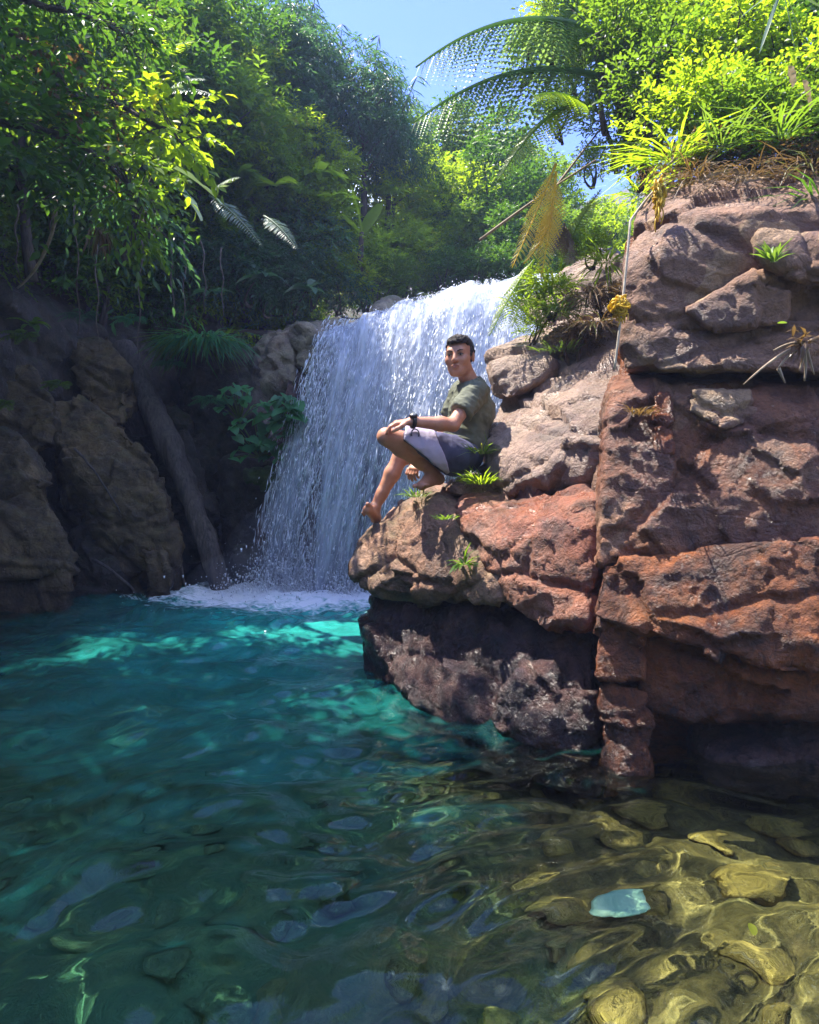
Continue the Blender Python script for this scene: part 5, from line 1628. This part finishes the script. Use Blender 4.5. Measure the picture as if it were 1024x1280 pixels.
M['twine'] = leaf_mat('yellow_twine', (.55, .36, .01), (.75, .55, .03), None, (.7, .5, .03), .25)
M['rope'] = plain_mat('pale_rope', (.32, .27, .20), (.50, .44, .34), 60, .8, .5, .003)
twine('tall bunch of yellow twine standing on the pink cliff shoulder', at(824, 245, 3.02), (.030, .03, .075), 46, 1)
twine('round bunch of yellow twine tied lower on the rope', at(776, 384, 2.96), (.045, .035, .05), 46, 2)
g = Geo()
rp_ = np.concatenate([bez(at(818, 238, 3.05), at(788, 276, 3.06), (0, 0, .01), 7)[:-1], bez(at(788, 276, 3.02), at(779, 370, 2.98), (0, -.01, 0), 9)[:-1], bez(at(779, 370, 2.97), at(768, 462, 2.96), (0, -.01, 0), 10)])
g.tube(rp_, .0055, 7)
g.solo('rope', M['rope'], 'thin pale rope running down the cliff edge through both twine bunches', 'rope')

# ------------------------------------------------------------------ stones on the pool bed
G_ST = 'stones on the pool bed'
sproto = []
for k in range(5):
    r = np.random.default_rng(700 + k)
    pts = unit(r.normal(size=(16, 3))) * np.array((.5, .40, .24)) * (.8 + .3 * r.random((16, 1)))
    V, Q = rock_hull(pts, h=.035, rnd=.05, seed=700 + k, chip=.3, cuts=5, cut=.05, amp=.8)
    sproto.append(fast_mesh('stone', V, Q, M['stone']))
rs = random.Random(21)
placed = []
for k in range(900):
    y = rs.uniform(1.05, 3.6) if rs.random() < .85 else rs.uniform(3.4, 5)
    x = rs.uniform(-1.2, 1.25) * y * .62 + .12 * y
    sz = rs.uniform(.16, .42)
    if any((x - a) ** 2 + (y - b) ** 2 < (.33 * (sz + c)) ** 2 for a, b, c in placed):
        continue
    placed.append((x, y, sz))
    if len(placed) > 130:
        break
for x, y, sz in placed:
    o = link('stone', sproto[rs.randrange(5)], None, (x, y, float(bed_z(np.array([x]), np.array([y]))[0]) + .03))
    o.scale = (sz, sz, sz * rs.uniform(.7, 1.1))
    o.rotation_euler = (rs.uniform(-.25, .25), rs.uniform(-.25, .25), rs.uniform(0, 6.28))
    o.cycles.is_caustics_receiver = True
    tag(o, 'ochre green stone lying on the bed of the clear pool', 'stone', G_ST)
r = np.random.default_rng(801)
pc = at(785, 1150, 2.0)
pts = np.concatenate([unit(r.normal(size=(60, 3))) * np.array((.12, .095, .05)), unit(r.normal(size=(30, 3))) * np.array((.06, .05, .03)) + np.array((-.17, -.01, -.01))])
V, Q = rock_hull(pts + np.array((.02, 0, 0)), h=.012, rnd=.03, seed=801, chip=.1, cuts=0, cut=.0, amp=.2)
V = V + np.array((.68, 2.2, float(bed_z(np.array([.68]), np.array([2.2]))[0]) + .11))
wst = solo('pale_stone', V, Q, M['pale'], 'smooth pale turquoise stone lying alone on the pool bed', 'stone')
wst.cycles.is_caustics_receiver = True
for o in list(boulder.children) + list(cliff.children):
    if o.name.startswith(('base_block', 'foot_stone')):
        o.cycles.is_caustics_receiver = True
V, F = blade((.86, 1.70, .012), (.3, .8, 0), .05, .022, .02, .2, 7)
solo('floating_leaf', V, F, M['leaf_mid'], 'small green leaf floating on the clear water', 'leaf', attr={'rnd': np.full(len(V), .9)})
# ------------------------------------------------------------------ the man on the boulder
def skin_mat():
    t = NT('skin')
    p = t.pos()
    c = t.ramp(t.noise(p, 22, 4, .6), [(.3, (.42, .185, .110)), (.7, (.54, .265, .165))])
    b = t.n('BsdfPrincipled', Roughness=.5)
    b.inputs['Subsurface Weight'].default_value = .12
    b.inputs['Subsurface Radius'].default_value = (.02, .008, .004)
    b.inputs['Subsurface Scale'].default_value = .5
    t.l(c, b.inputs['Base Color'])
    t.l(t.bump(t.noise(p, 260, 2), .15, .002), b.inputs['Normal'])
    t.l(b.outputs[0], t.out.inputs['Surface'])
    return t.m


def cloth_mat(name, c1, c2, rough=.85):
    return plain_mat(name, c1, c2, 14, rough, .35, .004, .25)


M['skin'] = skin_mat()
M['shirt'] = cloth_mat('olive_shirt', (.105, .115, .080), (.150, .158, .115))
M['shorts'] = cloth_mat('navy_shorts', (.065, .065, .125), (.10, .10, .18))
M['panel'] = cloth_mat('lavender_panel', (.44, .40, .56), (.54, .50, .66))
M['hair'] = plain_mat('black_hair', (.010, .008, .008), (.040, .028, .024), 90, .62, 1.0, .008, .35)
M['brow'] = plain_mat('brow_hair', (.05, .028, .02), (.09, .045, .03), 90, .7, .3, .002, .2)
M['dark'] = plain_mat('dark_rubber', (.012, .012, .015), (.025, .025, .03), 30, .4, .1)
M['eye'] = plain_mat('eye_white', (.36, .31, .28), (.42, .36, .33), 5, .3, 0)
M['lip'] = plain_mat('lip', (.30, .11, .075), (.36, .14, .095), 30, .45, .1, .002)
M['steel'] = plain_mat('watch_glass', (.10, .11, .12), (.16, .17, .18), 10, .15, 0)

man = thing('person', tuple(at(583, 590, 4.0)), 'barefoot young man in olive t-shirt and lavender shorts sitting on the boulder', 'person')

J = lambda *a: at(*a)
pel = J(578, 566, 4.06)
lhip, rhip = J(578, 569, 3.96), J(580, 566, 4.16)
lkn, lan = J(483, 546, 3.80), J(541, 590, 3.97)
rkn, ran = J(501, 571, 4.26), J(468, 636, 4.26)
chest = J(590, 514, 4.06)
neck0, neck1 = J(590, 484, 4.04), J(581, 464, 4.02)
lsh, lel, lwr = J(594, 490, 3.91), J(566, 531, 3.80), J(514, 527, 3.72)
rsh, rel, rwr = J(578, 490, 4.22), J(556, 540, 4.26), J(528, 576, 4.10)

hc = J(574.5, 446, 4.0)
HF = unit(np.array((-.36, -.93, -.05)))
HU = unit(np.array((-.02, .0, 1.0)) - HF * (np.array((-.02, 0, 1.0)) @ HF))
HS = np.cross(HF, HU)          # towards the far cheek / the man's right... sign checked by symmetry
HAX = (HS, HF, HU)
hs = 1.01


def hp(s, f, u):
    return hc + (HS * s + HF * f + HU * u) * hs


lo = np.array((-.42, 3.55, .84))
hi = np.array((.62, 4.46, 2.02))
B = SDF(lo, hi, .0054, .12)
K = .02
# trunk
B.cone(pel, J(583, 540, 4.06), .115, .102, .03)
B.cone(J(583, 540, 4.06), chest, .102, .112, .03)
B.cone(chest, J(592, 495, 4.05), .112, .080, .03)
B.cone(lsh + (0, .03, -.01), rsh, .058, .058, .03)
B.cone(neck0, neck1, .058, .050, .025)
# legs
for h, kn, an, s in ((lhip, lkn, lan, 1), (rhip, rkn, ran, -1)):
    B.cone(h, h + (kn - h) * .55, .082, .064, .03)
    B.cone(h + (kn - h) * .55, kn, .064, .050, .02)
    B.cone(kn, kn + (an - kn) * .32, .048, .050, .02)
    B.cone(kn + (an - kn) * .32, kn + (an - kn) * .75, .050, .034, .02)
    B.cone(kn + (an - kn) * .7, an, .037, .031, .02)
# near foot on the boulder, toes towards the lens and left
def foot(an, heel, ball, side, upn):
    B.cone(an, heel, .033, .032, .02)
    B.cone(an, ball, .032, .022, .02)
    B.cone(heel, ball, .028, .024, .02)
    d = unit(ball - heel)
    s = unit(np.cross(upn, d)) * side
    for k in range(5):
        off = (k - 1.7) * .0155
        r0 = .0125 if k == 0 else .0085 - .0004 * k
        L = .05 if k == 0 else .045 - .005 * k
        b0 = ball + s * off - d * .015
        B.cone(b0, b0 + d * L + np.asarray(upn) * .004, r0 + .002, r0, .006)


foot(lan, J(549, 599, 4.0), J(527, 607, 3.86), 1, np.array((0, 0, 1.)))
foot(ran, J(470, 648, 4.27), J(459, 637, 4.12), -1, unit(np.array((-.75, .2, .65))))
# arms
for a, b, c in ((lsh, lel, lwr), (rsh, rel, rwr)):
    B.cone(a, b, .046, .036, .02)
    B.cone(b, b + (c - b) * .3, .038, .040, .02)
    B.cone(b + (c - b) * .3, c, .040, .026, .02)


def hand(wr, pd, upn, curl, thumb, side):
    """palm direction pd, back-of-hand normal upn; fingers bend by the angles of curl"""
    pd, upn = unit(pd), unit(upn)
    s = unit(np.cross(pd, upn)) * side
    upn = np.cross(s, pd) * side
    k0 = wr + pd * .085
    for q in (-.026, -.009, .009, .026):
        B.cone(wr + pd * .012 + s * q * .6, k0 + s * q, .015, .0125, .012)
    for i, (q, L) in enumerate(((-.029, .072), (-.0098, .082), (.0098, .077), (.029, .060))):
        p = k0 + s * q
        ang = 0.0
        r0 = .0094
        for j, f in enumerate((.45, .32, .23)):
            ang += curl[j] * (1 + .08 * i)
            d = pd * math.cos(ang) - upn * math.sin(ang) + s * q * 1.6
            e = p + unit(d) * L * f
            B.cone(p, e, r0, r0 - .0008, .004)
            p, r0 = e, r0 - .0008
    p = wr + pd * .025 - s * .022
    for L, dd in ((.038, pd * .7 - s * .75 - upn * .25), (.032, pd * .9 - s * .3 - upn * .35), (.025, pd * .95 - upn * .4)):
        e = p + unit(dd * thumb + pd * (1 - thumb)) * L
        B.cone(p, e, .0125, .0105, .008)
        p = e


# near hand lies over the knee, far hand hangs between the legs
hand(lwr, J(478, 531, 3.72) - lwr, np.array((.05, -.25, 1.0)), (.35, .45, .35), 1.0, 1)
hand(rwr, J(511, 588, 4.02) - rwr + np.array((0, 0, -.02)), np.array((-.55, -.7, .5)), (.6, .55, .4), 1.0, -1)

# head
B.ell(hp(0, -.012, .032), HAX, (.076 * hs, .096 * hs, .084 * hs), .01)
B.ell(hp(0, .028, -.030), HAX, (.068 * hs, .063 * hs, .086 * hs), .02)
B.ell(hp(0, .052, -.088), HAX, (.034 * hs, .032 * hs, .024 * hs), .03)
B.cone(hp(-.048, .0, -.062), hp(-.02, .060, -.096), .020, .018, .025)
B.cone(hp(.048, .0, -.062), hp(.02, .060, -.096), .020, .018, .025)
B.cone(hp(-.036, .073, .024), hp(.036, .073, .024), .014, .014, .025)
for sd in (-1, 1):
    B.ell(hp(.044 * sd, .062, -.024), HAX, (.024, .020, .022), .025)
    B.ell(hp(.033 * sd, .098, .002), HAX, (.016, .014, .009), .012, 'cut')
    B.ell(hp(.078 * sd, -.012, -.004), HAX, (.010, .019, .032), .006)
    B.ell(hp(.089 * sd, -.006, .004), HAX, (.005, .008, .015), .006, 'cut')
    B.ell(hp(.012 * sd, .098, -.032), HAX, (.0095, .011, .0085), .006)
B.cone(hp(0, .088, .012), hp(0, .104, -.026), .0085, .0125, .010)
B.ell(hp(0, .090, -.059), HAX, (.024, .011, .007), .006)
B.ell(hp(0, .087, -.070), HAX, (.020, .012, .008), .006)
B.cone(hp(-.02, .106, -.0645), hp(.02, .106, -.0645), .0035, .0035, .004, 'cut')
V, Q = B.surface()
body = part('body', V, Q, M['skin'], man)

# hair
H = SDF(hc - .16, hc + .18, .004, .1)
H.ell(hp(0, -.013, .034), HAX, (.080 * hs, .101 * hs, .090 * hs), .01)
H.ell(hp(-.01, .045, .088), HAX, (.055, .05, .022), .03)
N_ = [HF, -HU]
H2 = SDF(hc - .16, hc + .18, .004, .1)
sl, X, Y, Z = H.box(H.lo, H.lo + H.h * H.n)
g = H.g
sl = tuple(slice(0, x) for x in g.shape)
X = (H.lo[0] + H.h * np.arange(g.shape[0]))[:, None, None]
Y = (H.lo[1] + H.h * np.arange(g.shape[1]))[None, :, None]
Z = (H.lo[2] + H.h * np.arange(g.shape[2]))[None, None, :]
f_ = ((X - hc[0]) * HF[0] + (Y - hc[1]) * HF[1] + (Z - hc[2]) * HF[2]) / hs
u_ = ((X - hc[0]) * HU[0] + (Y - hc[1]) * HU[1] + (Z - hc[2]) * HU[2]) / hs
s_ = ((X - hc[0]) * HS[0] + (Y - hc[1]) * HS[1] + (Z - hc[2]) * HS[2]) / hs
line = np.where(f_ > -.008, .073 - .036 * np.clip((.050 - f_) / .05, 0, 1) + .10 * s_ * s_ / .07 * 0, -.050 - f_ * .15)
line = line + .0025 * np.sin(s_ * 170 + f_ * 90) + .0015 * np.sin(f_ * 410)
line = np.where((f_ > -.004) & (f_ < .018), np.minimum(line, -.004), line)
H.g = np.maximum(g, ((line - u_) * .8).astype(np.float32))
# ear opening
V, Q = H.surface()
Nn = vnormals(V, Q)
V = V + Nn * (.008 * fbm(V * 55, 3, 91, .6, True) + .005 * vnoise(V * (150, 150, 60), 92))[:, None]
part('hair', V, Q, M['hair'], man)
# brows, eyes, lips
for sd in (-1, 1):
    g = Geo()
    g.tube(np.array([hp(.015 * sd, .094, .021), hp(.032 * sd, .091, .028), hp(.048 * sd, .082, .0255)]), (.0034, .0036, .0022), 5)
    g.part('eyebrow', M['brow'], man)
    e = SDF(hp(.033 * sd, .083, .001) - .02, hp(.033 * sd, .083, .001) + .02, .0016, .05)
    e.ell(hp(.033 * sd, .081, .001), HAX, (.0135, .0115, .0062), 0)
    V, Q = e.surface()
    eo = part('eye', V, Q, M['eye'], man)
    e = SDF(hp(.033 * sd, .090, .001) - .012, hp(.033 * sd, .090, .001) + .012, .0012, .05)
    e.ell(hp(.033 * sd, .0895, .001), HAX, (.0058, .0045, .0056), 0)
    V, Q = e.surface()
    io = link('iris', fast_mesh('iris', V - np.array(man.location), Q, M['dark']), eo)
    g = Geo()
    g.tube(np.array([hp(.018 * sd, .090, .004), hp(.033 * sd, .0945, .0085), hp(.049 * sd, .082, .004)]), (.0018, .0026, .0018), 5)
    g.part('eyelash', M['hair'], man)
lp = Geo()
lp.tube(np.array([hp(-.023, .090, -.063), hp(-.010, .0985, -.0595), hp(0, .1005, -.061), hp(.010, .0985, -.0595), hp(.023, .090, -.063)]), (.002, .0042, .0042, .0042, .002), 6)
lp.tube(np.array([hp(-.021, .089, -.066), hp(0, .098, -.072), hp(.021, .089, -.066)]), (.002, .0055, .002), 6)
lp.part('lips', M['lip'], man)

# T-shirt
S = SDF((-.1, 3.65, 1.2), (.72, 4.46, 1.95), .0065, .12)
S.cone(J(580, 556, 4.05), J(584, 535, 4.06), .132, .120, .03)
S.cone(J(584, 535, 4.06), chest, .120, .126, .03)
S.cone(chest, J(592, 495, 4.05), .126, .090, .03)
S.cone(lsh + (0, .04, -.005), rsh, .066, .064, .03)
S.cone(neck0 + (.0, 0, -.02), neck0 + (neck1 - neck0) * .12, .085, .072, .03)
for a, b in ((lsh, lel), (rsh, rel)):
    S.cone(a, a + (b - a) * .66, .060, .064, .03)
    d = unit(b - a)
    e = a + d * np.linalg.norm(b - a) * .62
    sl, X, Y, Z = S.box(e - .13, e + .13)
    cut = (X - e[0]) * d[0] + (Y - e[1]) * d[1] + (Z - e[2]) * d[2]
    rad = np.sqrt((X - e[0]) ** 2 + (Y - e[1]) ** 2 + (Z - e[2]) ** 2)
    m = rad < .115
    S.g[sl] = np.where(m & (cut > -.03), np.maximum(S.g[sl], np.broadcast_to(cut, S.g[sl].shape)), S.g[sl])
# neckline
S.cone(neck0 + (neck1 - neck0) * .15, neck1 + (neck1 - neck0) * .6, .062, .064, .008, 'cut')
V, Q = S.surface()
Nn = vnormals(V, Q)
W = V @ np.array([[1, 0, .35], [0, 1, .2], [-.3, 0, 1]])
V = V + Nn * (.013 * fbm(W * (7, 7, 13), 3, 95, .55, True) + .008 * fbm(V * 5, 2, 96) + .004 * fbm(W * 26, 2, 97, .5, True))[:, None]
part('shirt', V, Q, M['shirt'], man)

# shorts: navy body, lavender panel on the near thigh
S = SDF((-.12, 3.62, 1.02), (.62, 4.46, 1.5), .0065, .12)
S.cone(pel, J(582, 552, 4.06), .128, .122, .03)
S.cone(lhip, lhip + (lkn - lhip) * .70, .100, .086, .03)
S.cone(rhip, rhip + (rkn - rhip) * .66, .102, .090, .03)
S.cone(lhip + (-.06, 0, -.05), lhip + (lkn - lhip) * .4 + (0, 0, -.065), .07, .05, .04)
HEM_P, HEM_N = J(509, 553, 3.80), unit(np.array((-.61, 0, -.79)))
HM2_P, HM2_N = J(507, 540, 3.80), unit(np.array((-1.0, 0, .12)))
sl, X, Y, Z = S.box(S.lo, S.lo + S.h * S.n)
hem = np.maximum((X - HEM_P[0]) * HEM_N[0] + (Z - HEM_P[2]) * HEM_N[2] + 0 * Y, (X - HM2_P[0]) * HM2_N[0] + (Z - HM2_P[2]) * HM2_N[2])
S.g[sl] = np.where(Y < 4.06, np.maximum(S.g[sl], hem - .004), S.g[sl]).astype(np.float32)
V, Q = S.surface()
Nn = vnormals(V, Q)
V = V + Nn * (.012 * fbm(V * (9, 9, 6), 3, 98, .55, True) - .004)[:, None]
sh = part('shorts', V, Q, M['shorts'], man)
S = SDF((-.16, 3.60, 1.02), (.45, 4.2, 1.5), .0062, .12)
d = unit(lkn - lhip)
L = np.linalg.norm(lkn - lhip)
S.cone(lhip + d * L * .26 + (0, -.010, .004), lhip + d * L * .76 + (0, -.006, .004), .109, .091, .02)
S.cone(lhip + d * L * .22 + (-.02, -.012, -.065), lhip + d * L * .52 + (0, -.012, -.062), .068, .054, .05)
# slanting hem and slanting seam
sl, X, Y, Z = S.box(S.lo, S.lo + S.h * S.n)
e0 = J(511, 540, 3.80)
n0 = unit(np.array((-.80, 0, .32)))
e1 = J(547, 550, 3.86)
n1 = unit(np.array((1.0, 0, -.30)) * (1, 1, -1))
h0 = np.maximum((X - HEM_P[0]) * HEM_N[0] + (Z - HEM_P[2]) * HEM_N[2] + 0 * Y, (X - HM2_P[0]) * HM2_N[0] + (Z - HM2_P[2]) * HM2_N[2])
n1 = unit(np.array((.93, 0, .36)))
h1 = (X - e1[0]) * n1[0] + (Z - e1[2]) * n1[2] + 0 * Y
S.g[sl] = np.maximum(np.maximum(S.g[sl], h0), h1).astype(np.float32)
V, Q = S.surface()
Nn = vnormals(V, Q)
V = V + Nn * (.008 * fbm(V * (9, 9, 6), 3, 99, .55, True))[:, None]
pn = link('leg_panel', fast_mesh('leg_panel', V - np.array(man.location), Q, M['panel']), sh)
tag(pn, 'lavender panel of the shorts over the near thigh')
# dark curved mark on the panel
c = J(519, 543, 3.80)
best = V[np.argmin(np.linalg.norm((V - c) * (1, .15, 1), axis=1) + 2 * np.clip(V[:, 1] - 3.80, 0, 1))]
a = np.linspace(-.5, 3.6, 12)
mk = []
for q in a:
    px_, pz_ = c[0] + .022 * math.cos(q) * 1.0, c[2] + .028 * math.sin(q)
    dd = np.hypot(V[:, 0] - px_, V[:, 2] - pz_)
    near = np.where(dd < .012)[0]
    yv = V[near, 1].min() if len(near) else best[1]
    mk.append((px_, yv - .002, pz_))
g = Geo()
g.tube(np.array(mk), np.linspace(.003, .0055, 12), 5)
V_, F_, a_ = g.data()
link('emblem', fast_mesh('emblem', V_ - np.array(man.location), F_, M['shorts'], True, a_), sh)

# watch
wd_ = unit(lwr - lel)
wc = lwr - wd_ * .012
s = unit(np.cross(wd_, (0, 0, 1)))
u2 = np.cross(s, wd_)
a = np.linspace(0, 2 * PI, 20)
g = Geo()
for off in (-.006, 0, .006):
    g.tube(wc + wd_ * off + (np.cos(a)[:, None] * s + np.sin(a)[:, None] * u2) * .0335, .0055, 6)
wt_ = thing('wristwatch', tuple(wc), 'black digital wristwatch on the man\'s wrist', 'watch')
V_, F_, a_ = g.data()
link('strap', fast_mesh('strap', V_ - wc, F_, M['dark'], True, a_), wt_)
cdir = unit(u2 * .9 - np.array((0, .5, 0)))
g = Geo()
g.tube(np.array([wc + cdir * .030, wc + cdir * .044, wc + cdir * .047]), (.023, .023, .019), 16)
V_, F_, a_ = g.data()
link('watch_case', fast_mesh('watch_case', V_ - wc, F_, M['dark'], False, a_), wt_)
g = Geo()
g.tube(np.array([wc + cdir * .0465, wc + cdir * .0485]), (.017, .016), 16)
V_, F_, a_ = g.data()
link('watch_glass', fast_mesh('watch_glass', V_ - wc, F_, M['steel'], False, a_), wt_)

# ------------------------------------------------------------------ air
bm = bmesh.new()
bmesh.ops.create_cube(bm, size=1.0)
hz = bpy.data.meshes.new('haze')
bm.to_mesh(hz)
bm.free()
haze = link('haze', hz, None, (1.0, 10.0, 8.0))
haze.scale = (60, 60, 24)
tag(haze, kind='stuff')
t = NT('haze')
pv = t.n('VolumePrincipled', Density=.003, Anisotropy=.2)
pv.inputs['Color'].default_value = (.50, .62, 1.0, 1)
t.l(pv.outputs[0], t.out.inputs['Volume'])
hz.materials.append(t.m)
